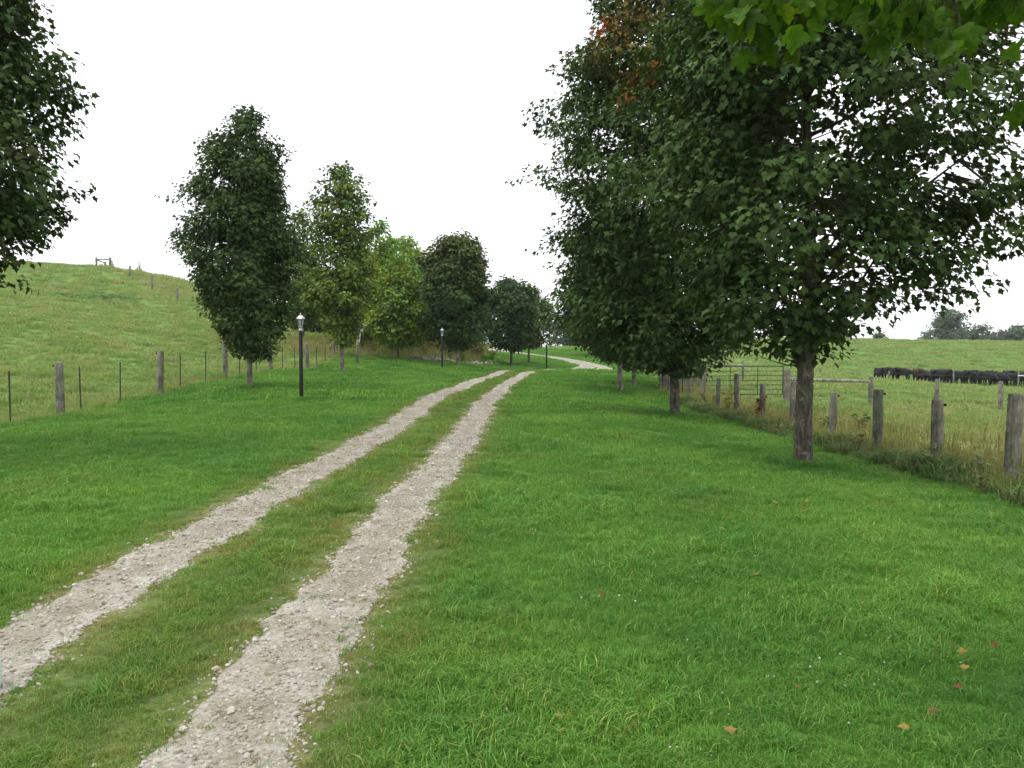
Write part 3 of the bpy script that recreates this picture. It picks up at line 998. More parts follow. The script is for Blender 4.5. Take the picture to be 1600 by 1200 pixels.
prB = [(1.25, .5, .5), (1.6, 1.3, 1.2), (2.4, 2.3, 2.0), (3.4, 2.8, 2.3), (5, 3.1, 2.4), (6.3, 3.25, 2.5), (7.5, 3.1, 2.5), (8.5, 2.85, 2.5), (9.6, 2.9, 2.5), (10.6, 2.3, 2.4), (11.4, 2.1, 2.1), (12.5, 1.4, 1.4), (13.2, .2, .2)]
def acc(u, v, r_, c_, m_, yoff=-1.8):
    p = P(u, v, 23.9 + yoff) - bB
    return (p[0], yoff, p[2], r_, c_, m_)
accB = [acc(940, 38, .22, (.45, .035, .02), .95), acc(1012, 125, .34, (.42, .14, .035), .75), acc(985, 112, .4, (.30, .13, .035), .6), acc(978, 158, .2, (.45, .15, .035), .8),
        acc(1000, 10, .6, (.19, .115, .03), .6), acc(955, 60, .5, (.26, .14, .03), .55), acc(890, 70, .35, (.25, .14, .03), .5), acc(1110, 250, .5, (.20, .24, .02), .6), acc(1020, 85, .4, (.16, .16, .03), .6)]
make_tree('maple_tree', 'tall dark maple second along the right row, orange leaves near its top', bB, prB, .13, 1650, 50, .155, (.053, .092, .026), 22, LOBED, .48, .34,
          yel=(.06, .085, .018), yelf=.06, accents=accB, limbs=30, inner=.38, flat=.45, stray=.06, lobe=1.1)
# farther trees of the right row
bC = G(969, 36)
make_tree('maple_tree', 'slender pale trunked maple third along the right row with low dark crown', bC, [(1.35, .5, .5), (2, 1.6, 1.4), (3, 2.2, 1.9), (4.2, 2.35, 2.0), (5.5, 2.1, 1.8), (6.8, 1.4, 1.2), (7.6, .3, .3)],
            .11, 560, 36, .19, (.046, .08, .022), 23, KITE, .48, .3, yel=(.06, .09, .015), yelf=.08, barkm='bark_pale', limbs=16)
make_tree('maple_tree', 'small maple just behind the third right maple, thin trunk showing', G(990, 41), [(1.0, .5, .5), (1.5, 1.3, 1.2), (2.6, 1.7, 1.6), (4, 1.8, 1.7), (5.5, 1.2, 1.2), (6.4, .2, .2)],
            .09, 380, 34, .20, (.042, .072, .021), 24, KITE, .48, .3, yel=(.07, .10, .015), yelf=.08, barkm='bark_pale', limbs=14)
make_tree('maple_tree', 'far dark maple on the slope beside the upper bend of the lane', G(930, 98), [(1.3, .8, .8), (2, 2.6, 2.4), (3.4, 3.3, 3.1), (5.2, 3.0, 2.8), (7.2, 2.0, 1.9), (8.4, .3, .3)],
            .15, 380, 30, .27, (.038, .066, .024), 25, KITE, .62, .3, limbs=14)
# left row
bL0 = np.array([-8.55, 13.0, Z(-8.55, 13)])
make_tree('maple_tree', 'large dark maple cut by the left edge of the frame', bL0, [(2.15, .5, .5), (2.5, 1.0, .85), (3.15, 1.6, 1.15), (3.6, 2.0, 1.45), (4.1, 2.1, 1.85), (4.5, 2.1, 1.8), (4.9, 2, 1.55), (5.4, 2, 1.7), (5.8, 2, 1.6), (6.2, 1.9, 1.3), (6.9, 1.8, 1.25), (8, 1.3, 1.2), (9, .3, .3)],
          .13, 600, 56, .102, DARK, 31, MAPLE, .36, .3, yel=(.07, .07, .02), yelf=.06, limbs=24, flat=.45, stray=.04, lobe=.8,
          extra=[(1.5 + .11 * i, -.2, 5.3 + .1 * i, .2) for i in range(6)])
make_tree('maple_tree', 'tall oval dark green maple beside the nearest lamp post', G(390, 27), [(1.0, .35, .5), (1.5, .6, .85), (2.1, .95, 1.15), (3.1, 1.5, 1.2), (4.5, 1.95, 1.2), (5.5, 1.65, 1.0), (6.5, 1.4, .85), (7.4, 1.1, .75), (8.0, .8, .6), (8.5, .2, .2)],
          .085, 800, 44, .145, (.052, .090, .026), 32, LOBED, .36, .3, yel=(.06, .08, .02), yelf=.06, barkm='bark_pale', limbs=22, flat=.5, inner=.42, lobe=1.1, stray=.06)
make_tree('maple_tree', 'slim olive maple with yellowing lower crown and sparse green top', G(535, 40.7), [(1.4, .35, .3), (2, .75, .5), (2.7, 1.1, .7), (3.5, 1.6, 1.1), (4.5, 1.65, 1.3), (5.6, 1.0, .9), (6.6, 1.15, 1.0), (7.6, 1.1, 1.1), (8.6, .9, 1.0), (9.4, .45, .5), (9.7, .15, .15)],
          .10, 460, 34, .18, (.118, .172, .032), 33, KITE, .44, .28, top_col=(.08, .13, .034), yel=(.18, .215, .03), yelf=.25, barkm='bark_pale', limbs=18, inner=.4)
make_tree('maple_tree', 'round topped dark maple beside the second lamp post', G(715, 52), [(1.2, .45, .45), (1.8, .9, .9), (3, 1.6, 1.35), (4.4, 1.85, 1.55), (5.8, 1.75, 1.55), (7, 1.35, 1.3), (7.7, .8, .8), (8.1, .3, .3)],
          .10, 620, 40, .21, (.048, .086, .026), 34, KITE, .46, .26, top_col=(.07, .098, .026), barkm='bark_pale', limbs=18, inner=.35)
make_tree('maple_tree', 'dark compact maple left of the far lamp post, standing before its twin', G(799, 62), [(1.2, .6, .5), (1.8, 1.5, 1.1), (2.6, 1.75, 1.35), (4, 1.75, 1.5), (5.2, 1.3, 1.2), (6.1, .6, .6), (6.4, .2, .2)],
          .09, 480, 34, .22, (.046, .083, .026), 35, KITE, .46, .26, limbs=16, inner=.38)
make_tree('maple_tree', 'olive tinged small maple directly left of the far lamp post', G(826, 67), [(1.3, .5, .6), (1.8, 1.0, 1.2), (2.8, 1.3, 1.55), (4.2, 1.2, 1.4), (5.2, .9, 1.0), (5.8, .3, .3)],
          .075, 300, 26, .23, (.07, .105, .028), 36, KITE, .46, .3, limbs=14, stray=.12)
# trees on the bank
def bank_tree(name, label, u, Y, prof, col, seed, n=240, per=26, leaf=.2, yel=None, yelf=0, top=None, cs=.5, r0=.08):
    make_tree(name, label, G(u, Y), prof, r0, int(n * 1.4), int(per * 1.2), leaf * 1.1, col, seed, KITE, cs, .28, top_col=top, yel=yel, yelf=yelf, limbs=14, inner=.4, matl='leaf_far', stray=.1)
bank_tree('ash_tree', 'olive tree on the bank behind the oval maple', 474, 60, [(1, .9, .8), (2.5, 1.5, 1.4), (5, 1.6, 1.4), (7.5, 1.0, .9), (8.6, .4, .4), (9.2, .1, .1)], (.095, .14, .036), 41, 240)
bank_tree('ash_tree', 'bright green upright tree behind the birdhouse', 588, 59, [(1.2, 1.1, 1.1), (2.4, 1.9, 1.7), (4.5, 1.9, 1.7), (6.3, 1.5, 1.4), (7.8, .9, 1.0), (8.9, .3, .3)], (.14, .25, .05), 42, 260, yel=(.20, .20, .025), yelf=.25)
bank_tree('young_maple', 'low yellow green young maple with spreading crown on the bank', 622, 53.5, [(.95, .5, .5), (1.4, 1.1, 1.3), (2.4, 1.7, 1.7), (3.8, 1.3, 1.5), (5.2, .7, .8), (6.5, .2, .2)], (.12, .20, .036), 43, 280, yel=(.21, .24, .03), yelf=.3, r0=.055)
bank_tree('ash_tree', 'light green feathery tree left of the round topped maple', 655, 63, [(1, 1.2, 1.1), (2.5, 2.0, 1.7), (4.5, 2.0, 1.6), (6, 1.5, 1.2), (7.4, .3, .3)], (.16, .27, .065), 44, 240, yel=(.20, .20, .03), yelf=.2)
bank_tree('ash_tree', 'yellowish young tree between the slim maple and the birdhouse', 566, 57, [(1, .8, .8), (2.2, 1.5, 1.5), (4, 1.8, 1.7), (5.8, 1.1, 1.1), (7.2, .2, .2)], (.17, .235, .04), 45, 220, yel=(.22, .18, .02), yelf=.35)
bank_tree('ash_tree', 'mid green tree behind the round topped maple on its right', 742, 73, [(1.0, .7, .6), (2, 1.3, .9), (3.6, 1.6, 1.3), (5, 1.1, 1.0), (5.8, .2, .2)], (.11, .20, .05), 46, 240, yel=(.16, .19, .03), yelf=.15)
bank_tree('ash_tree', 'tall pale green tree peeking left of the round topped maple', 682, 78, [(1, 1, 1), (2.5, 1.6, 1.5), (5, 1.7, 1.5), (6.5, 1.2, 1.1), (7.4, .2, .2)], (.13, .24, .07), 47, 230)
bank_tree('ash_tree', 'fresh green tree filling the gap behind the low yellow green maple', 628, 66, [(1, 1.3, 1.3), (2.5, 2.3, 2.1), (5, 2.3, 2.1), (6.8, 1.5, 1.5), (8.2, .3, .3)], (.14, .25, .055), 51, 260, yel=(.26, .27, .03), yelf=.2)
bank_tree('shrub', 'dark shrub on the bank behind the nearest lamp lantern', 500, 70, [(.1, .9, .9), (.8, 1.6, 1.5), (1.8, 1.5, 1.4), (2.8, .6, .6), (3.1, .1, .1)], (.045, .05, .03), 48, 150, r0=.05)
bank_tree('shrub', 'low green shrub on the bank under the yellow young maple', 690, 62, [(.1, .6, .6), (.7, 1.3, 1.2), (1.6, 1.2, 1.1), (2.4, .2, .2)], (.09, .12, .03), 49, 110, yel=(.2, .19, .03), yelf=.3, r0=.045)
bank_tree('shrub', 'small rounded shrub at the right end of the bank', 728, 66, [(.1, .5, .5), (.6, 1.0, 1.0), (1.5, 1.0, 1.0), (2.2, .2, .2)], (.10, .12, .035), 50, 90, yel=(.2, .19, .03), yelf=.2, r0=.045)

# far trees on the skyline; distance haze partly put into their paler leaf colours
def far_tree(name, label, u, vtop, vbase, Y, halfw, col, seed, n=90, per=26, wisp=False):
    k = F / Y
    H = (vbase - vtop) / k
    wv = halfw / k
    if wisp: pr = [(H * .15, wv * .3, wv * .3), (H * .3, wv, wv * .8), (H * .42, wv * .5, wv * .6), (H * .6, wv * .7, wv), (H * .8, wv * 1.0, wv * .9), (H, wv * .3, wv * .3)]
    else: pr = [(H * .03, wv * .5, wv * .5), (H * .25, wv, wv), (H * .55, wv, wv), (H * .8, wv * .75, wv * .75), (H, wv * .15, wv * .15)]
    p = P(u, vbase, Y)
    p[2] = Z(p[0], Y)
    dz = P(u, vbase, Y)[2] - p[2]
    pr = [(a_ + max(0, dz) if a_ > 0 else a_, b_, c_) for a_, b_, c_ in pr]
    make_tree(name, label, p, pr, max(.12, H * .016), n, per, wv * .16 + .12, col, seed, KITE, wv * .28 + .15, .25, limbs=10, matl='leaf_far', inner=.4)
FAR = (.085, .115, .075)
far_tree('far_tree', 'tallest hazy tree of the clump on the right skyline', 1483, 484, 540, 235, 21, FAR, 61, 110, 28, True)
far_tree('far_tree', 'lower hazy tree at the left of the right skyline clump', 1461, 501, 540, 232, 14, FAR, 62, 70)
far_tree('far_tree', 'broad low hazy tree under the tallest skyline tree', 1500, 510, 540, 228, 22, FAR, 63, 80)
far_tree('far_tree', 'wispy hazy tree right of the tallest skyline tree', 1534, 503, 540, 238, 12, FAR, 64, 60, 22, True)
far_tree('far_tree', 'hazy rounded tree where the far wood begins at right', 1558, 517, 541, 250, 18, FAR, 65, 80)
far_tree('far_tree', 'tall hazy rounded tree at the right edge of the frame', 1592, 509, 541, 250, 24, FAR, 66, 100)
far_tree('far_tree', 'low hazy bush at the far left of the right skyline clump', 1445, 526, 540, 230, 12, FAR, 67, 50)
far_tree('far_tree', 'lone small bush on the bare field skyline', 1376, 520, 537, 190, 10, (.085, .115, .07), 68, 50)
far_tree('far_tree', 'far tree showing just right of the big maple trunk crown', 1312, 513, 536, 210, 12, FAR, 69, 60)
far_tree('far_tree', 'far tree seen between the two big maple trunks', 1150, 500, 536, 200, 26, FAR, 70, 90)
far_tree('far_tree', 'blue green tall tree in the gap behind the far lamp post', 885, 487, 556, 150, 17, (.075, .115, .075), 71, 110)
far_tree('far_tree', 'blue green tree left of the gap behind the far lamp post', 858, 483, 556, 145, 12, (.085, .13, .065), 72, 80, 24, True)
far_tree('far_tree', 'blue green rounded tree deeper in the gap behind the far lane', 905, 505, 556, 160, 18, (.07, .11, .08), 73, 100)
far_tree('far_tree', 'low blue green tree at the right of the far gap', 960, 508, 556, 165, 26, (.07, .11, .08), 74, 110)
def conifer(label, u, vtop, vbase, Y, seed):
    r = np.random.default_rng(seed)
    p = P(u, vbase, Y); p[2] = Z(p[0], Y)
    H = P(u, vtop, Y)[2] - p[2]
    root = empty('small_conifer', p)
    tag(root, label, 'conifer')
    MB().tube([(0, 0, -.2), (0, 0, H * .5), (0, 0, H)], [.08, .05, .01], 6).build('trunk', M['bark'], root)
    n = 420
    h = H * (1 - np.sqrt(r.random(n))) * .95 + H * .05
    a = r.uniform(0, 6.28, n)
    q = (1 - h / H) * H * .2 * r.uniform(.3, 1, n) + .05
    C = np.c_[q * np.cos(a), q * np.sin(a), h]
    Ax = np.c_[np.cos(a), np.sin(a), -.25 + 0 * a]
    T = np.array((.08, .12, .075)) * r.uniform(.7, 1.3, (n, 1))
    link('crown', leaf_mesh('crown', C, Ax, np.c_[r.normal(0, .4, (n, 2)), np.ones(n)], r.uniform(.10, .2, n) * (H / 2.2) ** .5, T, KITE, M['leaf_far']), root)
conifer('small conifer poking over the hill crest right of the wooden brace', 218, 408, 428, 118, 81)
conifer('tiny conifer touching the wooden brace on the hilltop', 174, 402, 420, 113, 82)
conifer('dark conifer tip rising behind the slim olive maple', 459, 312, 500, 95, 83)

# the next maple of the row, behind the right edge of the frame; one bough hangs into view
bN = np.array([4.7, 1.2, Z(4.7, 1.2)])
def out_of_view(p):
    k = (p[:, 1] > .3) & (np.abs(p[:, 0]) < .62 * p[:, 1] + .5) & (p[:, 2] - EYE < .42 * p[:, 1] + .5)
    return ~k
tN = make_tree('maple_tree', 'maple overhanging the top right corner with large bright hanging leaves', bN, [(2.7, .6, .6), (3.3, 1.8, 1.8), (4.2, 2.6, 2.6), (5.5, 2.8, 2.8), (7, 2.4, 2.4), (8.4, 1.2, 1.2), (9, .2, .2)],
               .14, 260, 30, .14, (.045, .08, .025), 91, LOBED, .42, .3, limbs=20, clear=out_of_view)
def bough():
    r = np.random.default_rng(92)
    br = MB()
    C, A, Nn, S, T = [], [], [], [], []
    lines = [(1105, -25, 3.9), (1190, -20, 3.7), (1290, -10, 3.6), (1380, -10, 3.6), (1470, -20, 3.7), (1560, -15, 3.8), (1640, 60, 4.0)]
    s0 = np.array([.05, .02, 2.75]) + bN
    hub = np.array([2.6, 3.0, 3.25])
    br.tube(bez(s0, (s0 + hub) / 2 + np.array([0, 0, .2]), hub, 8) - bN, list(np.linspace(.05, .022, 8)), 6)
    tw = []
    for (u, v, Y) in lines:
        e = P(u, v, Y)
        pts = bez(hub, (hub + e) / 2 + np.array([0, 0, .12]), e, 7)
        br.tube(pts - bN, list(np.linspace(.016, .004, 7)), 5, False)
        tw.append(pts)
    # where the leaves hang, from the photograph's clusters: (pixel of the leaf base, depth)
    spots = []
    for i in range(600):
        u = 1085 + 535 * r.random() ** .95
        lim = np.interp(u, [1085, 1110, 1160, 1210, 1250, 1290, 1340, 1390, 1430, 1480, 1510, 1540, 1620], [-25, 0, 40, 45, 45, 10, 20, 55, 45, 70, 70, 15, 15])
        v = lim - 8 - 75 * r.random() ** .8
        spots.append((u, v + 8, r.uniform(3.3, 4.3)))
    spots += [(1158, 78, 3.7), (1200, 68, 3.7), (1240, 70, 3.6), (1390, 70, 3.5), (1370, 60, 3.6), (1480, 75, 3.4), (1510, 100, 3.4), (1575, 75, 3.7), (1590, 160, 3.9), (1585, 175, 4.0), (1462, 60, 3.4), (1445, 45, 3.5)]
    allp = np.concatenate(tw)
    for (u, v, Y) in spots:
        p = P(u, v, Y)
        k = ((allp - p) ** 2).sum(1).argmin()
        q = allp[k]
        top = p + np.array([r.normal(0, .02), r.normal(0, .02), .05])
        if np.linalg.norm(q - p) < .9:
            br.tube(bez(q, (q + top) / 2 + np.array([0, 0, .03]), p, 4) - bN, [.0035, .0026, .002, .0014], 3, False)
        C.append(p - bN)
        A.append((r.normal(0, .35), r.normal(0, .3), -1.0))
        an = r.uniform(0, 6.28)
        Nn.append((math.cos(an), math.sin(an) - .5, .5))
        S.append(r.uniform(.062, .108))
        kk = r.uniform(.55, 1.3)
        T.append(np.array((.068, .145, .014)) * kk if r.random() < .85 else np.array((.10, .16, .015)) * kk)
    br.build('hanging_bough', M['branch'], tN, True)
    # bigger leaves get a drooping blade with more segments
    o = link('leaves', leaf_mesh('leaves', np.array(C), np.array(A), np.array(Nn), np.array(S), np.array(T), BROAD, M['leaf_near'], .3), tN)
    o.data.polygons.foreach_set('use_smooth', [True] * len(o.data.polygons))
    o['label'] = 'large bright green drooping maple leaves'
bough()

# ------------------------------------------------------------------ fences
def post_mesh(h, r, mat, seed, lean=0):
    random.seed(seed)
    b = MB()
    b.lathe([(r * 1.03, -.3), (r * 1.03, .02), (r * .98, h * .3), (r * 1.0, h * .6), (r * .95, h - .03), (r * .9, h - .008), (r * .5, h + random.uniform(-.004, .01))], 11, jit=.045)
    return b.mesh('post', mat, True)

def add_post(root, p, h, r, mat, seed, insul=None):
    o = link('post', post_mesh(h, r, mat, seed), root)
    o.location = p
    random.seed(seed * 7 + 1)
    o.rotation_euler = (random.uniform(-.035, .035), random.uniform(-.035, .035), random.uniform(0, 6))
    if insul is not None:
        side, hh, m = insul
        b = MB()
        b.tube([(side * r * .9, 0, hh), (side * (r + .025), 0, hh), (side * (r + .045), 0, hh)], [.014, .022, .02], 8)
        io = b.build('insulator', m, o)
        io.rotation_euler = (0, 0, -o.rotation_euler.z)
    return o

def wires(root, pts, heights, sag=.01, r=.0022):
    for h in heights:
        path = []
        for i in range(len(pts) - 1):
            a, b_ = np.array(pts[i]), np.array(pts[i + 1])
            for t in (0, .5):
                q = a + (b_ - a) * t
                q = q + np.array([0, 0, h - (sag if t else 0)])
                path.append(q)
        path.append(np.array(pts[-1]) + np.array([0, 0, h]))
        MB().tube(path, r, 4, False).build('wire', M['wire'], root)

# right fence
fr = empty('post_and_wire_fence', (0, 0, 0))
tag(fr, 'weathered cedar post fence running along the right of the lawn', 'fence')
fp = []
# (pixel column, pixel row of the top)
RP = [(1585, 615, .105, 0), (1467, 624, .095, 0), (1373, 608, .092, 1), (1302, 612, .080, 0), (1239, 596, .088, 0), (1192, 600, .085, 0), (1152, 584, .088, 0), (1122, 590, .075, 1), (1099, 583, .08, 0), (1077, 585, .075, 0), (1060, 588, .075, 0), (1046, 588, .075, 0)]
q = np.array([6.95, 9.3, Z(6.95, 9.3)])
fp.append(q)
add_post(fr, q, 1.25, .10, M['post'], 300)
for i, (u, vt, rr, gm) in enumerate(RP):
    Y = 6.92 * F / (u - 800)
    p = np.array([6.92, Y, Z(6.92, Y)])
    h = P(u, vt, Y)[2] - p[2]
    insul = (1, h - .09, M['black_metal']) if i < 4 else None
    add_post(fr, p, h, rr, M['post_green'] if gm else M['post'], 301 + i, insul)
    fp.append(p)
wires(fr, [p + np.array([-.1, 0, 0]) for p in fp], (.35, .7, 1.0))

# left fence: wood posts with steel stakes between
fl = empty('post_and_wire_fence', (0, 0, 0))
tag(fl, 'wood post and steel stake fence at the foot of the left hill', 'fence')
LP = [(93, 566, .10), (249, 548, .10), (352, 532, .095), (423, 534, .09), (480, 537, .10), (522, 534, .09)]
pts = []
for i, (u, vt, rr) in enumerate(LP):
    Y = 10.7 * F / (800 - u)
    p = np.array([-10.7, Y, Z(-10.7, Y)])
    h = P(u, vt, Y)[2] - p[2]
    add_post(fl, p, h, rr, M['post'], 330 + i, (-1, h - .08, M['black_metal']) if i < 3 else None)
    pts.append(p)
# stakes
for i, (u, vt) in enumerate([(14, 580), (125, 573), (187, 566), (281, 553), (321, 549), (374, 546), (400, 545), (441, 543), (461, 543), (494, 541), (508, 540), (545, 540), (567, 541)]):
    Y = 10.7 * F / (800 - u)
    p = np.array([-10.7, Y, Z(-10.7, Y)])
    h = P(u, vt, Y)[2] - p[2]
    b = MB()
    b.box((0, 0, h / 2 - .1), (.034, .006, h + .2)).box((0, .014, h / 2 - .1), (.006, .026, h + .2))
    for k in range(4):
        b.box((0, -.006, h * (.3 + .2 * k)), (.012, .012, .02))
    o = b.build('stake', M['tpost'], fl)
    o.location = p
    o.rotation_euler = (random.uniform(-.03, .03), random.uniform(-.03, .03), .3)
wires(fl, [np.array([-10.72, y_, Z(-10.72, y_)]) for y_ in (11, 13.6, 20.4, 26.2, 32.2, 38.3, 45, 52)], (.3, .6, .95))

# hill fence and hilltop brace
fh = empty('post_and_wire_fence', (0, 0, 0))
tag(fh, 'widely spaced post fence climbing the rough edge of the hill', 'fence')
hp = []
for i, (u, vt, Y) in enumerate([(490, 504, 72.5), (277, 450, 84), (238, 430, 96), (203, 415, 101)]):
    p = G(u, Y)
    add_post(fh, p, max(1.2, P(u, vt, Y)[2] - p[2]), .12, M['post'], 350 + i)
    hp.append(p)
wires(fh, hp, (.5, 1.0), r=.004)
br_ = empty('fence_brace', (0, 0, 0))
tag(br_, 'grey wooden brace frame standing on the hilltop skyline', 'fence brace')
ps3 = []
for i, (u, vt, Y) in enumerate([(151, 402, 109), (172, 402, 111), (165, 409, 114)]):
    p = G(u, Y)
    h = P(u, vt, Y)[2] - p[2]
    add_post(br_, p, h, .13, M['post'], 360 + i)
    ps3.append(p + np.array([0, 0, h]))
MB().tube([ps3[0] - (0, 0, .3), ps3[1] - (0, 0, .25)], .085, 8).build('rail', M['post'], br_)
MB().tube([ps3[0] - (0, 0, .35), ps3[2] - (0, 0, .15)], .075, 8).build('brace_rail', M['post'], br_)

# cross fence of the right field with its long rail
fx = empty('cross_fence', (0, 0, 0))
tag(fx, 'cross fence in the field with a long grey pole rail beside the gate', 'fence')
xp = []
for i, (u, vt, Y, rr) in enumerate([(1229, 577, 37, .15), (1360, 588, 39.5, .11), (1462, 592, 40, .10), (1563, 596, 40, .10), (1672, 600, 40, .1)]):
    p = G(u, Y)
    h = P(u, vt, Y)[2] - p[2]
    add_post(fx, p, h, rr, M['post'], 370 + i)
    xp.append((p, h))
a, b_ = P(1231, 593, 36.95), P(1358, 596, 39.4)
MB().tube([a, a * .6 + b_ * .4 + (0, 0, .015), b_], [.075, .07, .06], 8).build('rail', M['log'], fx)
wires(fx, [p for p, h in xp], (.5, 1.0), r=.003)

# tubular gate
gt = empty('farm_gate', (0, 0, 0))
tag(gt, 'dark green seven bar tubular steel field gate', 'gate')
ga, gb = P(1066, 624, 36.0), P(1223, 624, 36.6)
gz0 = max(Z(ga[0], ga[1]), Z(gb[0], gb[1])) + .1
Hg = 1.18
ga[2] = gb[2] = gz0
for k in range(7):
    z = Hg * k / 6
    MB().tube([ga + (0, 0, z), gb + (0, 0, z)], .021 if k in (0, 6) else .016, 7).build('bar', M['tube_steel'], gt)
for f in (0.0, .205, .47, .745, 1.0):
    q = ga * (1 - f) + gb * f
    MB().tube([q + (0, -.003, -.01), q + (0, -.003, Hg + .01)], .023 if f in (0, 1) else .017, 7).build('upright', M['tube_steel'], gt)

# pipe fence and board fence behind the gate
pf = empty('rail_fence', (0, 0, 0))
tag(pf, 'single grey rail with end post standing behind the tubular gate', 'fence')
for i, (u, vt, Y, rr) in enumerate([(1161, 563, 47, .07), (1100, 565, 46, .09)]):
    p = G(u, Y)
    add_post(pf, p, P(u, vt, Y)[2] - p[2], rr, M['post'], 380 + i)
MB().tube([P(1100, 568, 46), P(1161, 571, 47)], .05, 7).build('rail', M['log'], pf)
bf = empty('board_fence', (0, 0, 0))
tag(bf, 'short run of upright grey boards behind the second maple trunk', 'fence')
random.seed(5)
for i in range(15):
    u = 1064 + i * 2.75
    p = G(u, 43 + .02 * i)
    h = P(u, 570 + random.uniform(-3, 4), 43)[2] - p[2]
    o = MB().box((0, 0, h / 2 - .1), (.075, .022, h + .2)).build('board', M['post'], bf)
    o.location = p
    o.rotation_euler = (0, random.uniform(-.03, .03), random.uniform(-.1, .1))
for v in (578, 600):
    MB().tube([P(1062, v, 43.06), P(1105, v + 1, 43.35)], .035, 6).build('rail', M['post'], bf)
bf2 = empty('corral_corner', (0, 0, 0))
tag(bf2, 'cluster of weathered posts and boards left of the second maple trunk', 'fence')
for i, (u, vt) in enumerate([(1031, 574), (1036, 577), (1041, 573), (1045, 578)]):
    p = G(u, 41 + .3 * (i % 2))
    add_post(bf2, p, P(u, vt, 41)[2] - p[2], .075, M['post'], 390 + i)
MB().tube([P(1030, 580, 40.85), P(1047, 581, 40.85)], .04, 6).build('rail', M['post'], bf2)

# fence beyond, by the cattle
fc = empty('field_fence', (0, 0, 0))
tag(fc, 'thin pale post fence in front of the cattle', 'fence')
cp_ = []
for i, (u, vt) in enumerate([(1281, 577), (1388, 580), (1490, 580), (1591, 580)]):
    p = G(u, 80)
    add_post(fc, p, max(1.1, P(u, vt, 80)[2] - p[2]), .075, M['post'], 400 + i)
    cp_.append(p)
MB().tube([P(1591, 587, 79.9), P(1660, 588, 79.9)], .05, 6).build('rail', M['white'], fc)
wires(fc, cp_, (.5, 1.0), r=.004)
wr = empty('white_rail_fence', (0, 0, 0))
tag(wr, 'small pale rail fence far up the lane behind the far dark maple', 'fence')
for i, u in enumerate((914, 922, 930, 938)):
    p = G(u, 118)
    add_post(wr, p, 1.3, .09, M['white'], 410 + i)
a, b_ = G(913, 118), G(939, 118)
for z in (.6, 1.15):
    MB().tube([a + (0, -.12, z), b_ + (0, -.12, z)], .06, 6).build('rail', M['white'], wr)

# ------------------------------------------------------------------ lamp posts
def lamp(label, u, vtop, Y):
    p = G(u, Y)
    H = P(u, vtop, Y)[2] - p[2]
    root = empty('lamp_post', p)
    tag(root, label, 'lamp post', 'lamp posts along the left of the lane')
    hp_ = H - .47
    MB().lathe([(.056, -.2), (.056, .02), (.052, .03), (.050, hp_)], 12).build('post', M['black_metal'], root, True)
    MB().lathe([(.056, hp_ - .005), (.060, hp_ + .03), (.046, hp_ + .06), (.03, hp_ + .085), (.062, hp_ + .10), (.066, hp_ + .115)], 12).build('collar', M['grey_metal'], root, True)
    z0, z1 = hp_ + .115, hp_ + .315
    lan = MB()
    for k in range(6):
        a = math.pi / 3 * k
        lan.tube([(.062 * math.cos(a), .062 * math.sin(a), z0), (.098 * math.cos(a), .098 * math.sin(a), z1)], .0065, 5)
    lo = lan.build('lantern', M['black_metal'], root)
    for k in range(6):
        a, b2 = math.pi / 3 * k, math.pi / 3 * (k + 1)
        i0, i1 = .059, .093
        b = MB()
        q = [(i0 * math.cos(a), i0 * math.sin(a), z0), (i0 * math.cos(b2), i0 * math.sin(b2), z0), (i1 * math.cos(b2), i1 * math.sin(b2), z1), (i1 * math.cos(a), i1 * math.sin(a), z1)]
        q2 = [(x_ * .95, y_ * .95, z_) for x_, y_, z_ in q]
        b.add(q + q2, [(0, 1, 2, 3), (7, 6, 5, 4), (0, 4, 5, 1), (1, 5, 6, 2), (2, 6, 7, 3), (3, 7, 4, 0)])
        b.build('pane', M['glass'], lo)
    MB().lathe([(.012, z0), (.014, z0 + .09), (.02, z0 + .12), (.004, z0 + .16)], 8).build('bulb', M['white'], lo, True)
    ro = MB().lathe([(.118, z1 - .003), (.122, z1 + .008), (.105, z1 + .03), (.06, z1 + .075), (.03, z1 + .095)], 6).build('roof', M['grey_metal'], root)
    MB().lathe([(.018, z1 + .09), (.026, z1 + .11), (.012, z1 + .125), (.016, z1 + .14), (.003, z1 + .158)], 8).build('finial', M['grey_metal'], ro, True)
    return root
lamp('nearest black lamp post with grey lantern on the left lawn', 471, 489, 22.5)
lamp('middle black lamp post left of the round topped maple', 691, 512, 49)
lamp('farthest thin lamp post by the bend in the lane', 854, 528, 61)

# ------------------------------------------------------------------ birdhouse
p = G(558, 49)
bh = empty('birdhouse', p)
tag(bh, 'grey wooden birdhouse with slanted roof on a leaning pale post', 'birdhouse')
h = P(561, 524, 49)[2] - p[2]
MB().tube([(0, 0, -.2), (.02, 0, h * .5), (.06, 0, h * .95)], [.085, .08, .075], 9).build('post', M['post'], bh, True)
MB().box((.17, 0, h * .98), (.05, .05, .75), ry=.1).build('stake', M['white'], bh)
bx = MB().box((.24, 0, h + .42), (.26, .24, .42), ry=.12).build('box', M['house'], bh)
MB().box((.28, 0, h + .68), (.62, .40, .035), ry=.5).build('roof', M['house'], bh)
MB().tube([(.25, -.115, h + .48), (.25, -.135, h + .48)], .03, 10).build('dark_hole_disc', M['black_metal'], bx)  # black disc on the box front; the opening's inner shade put in as colour

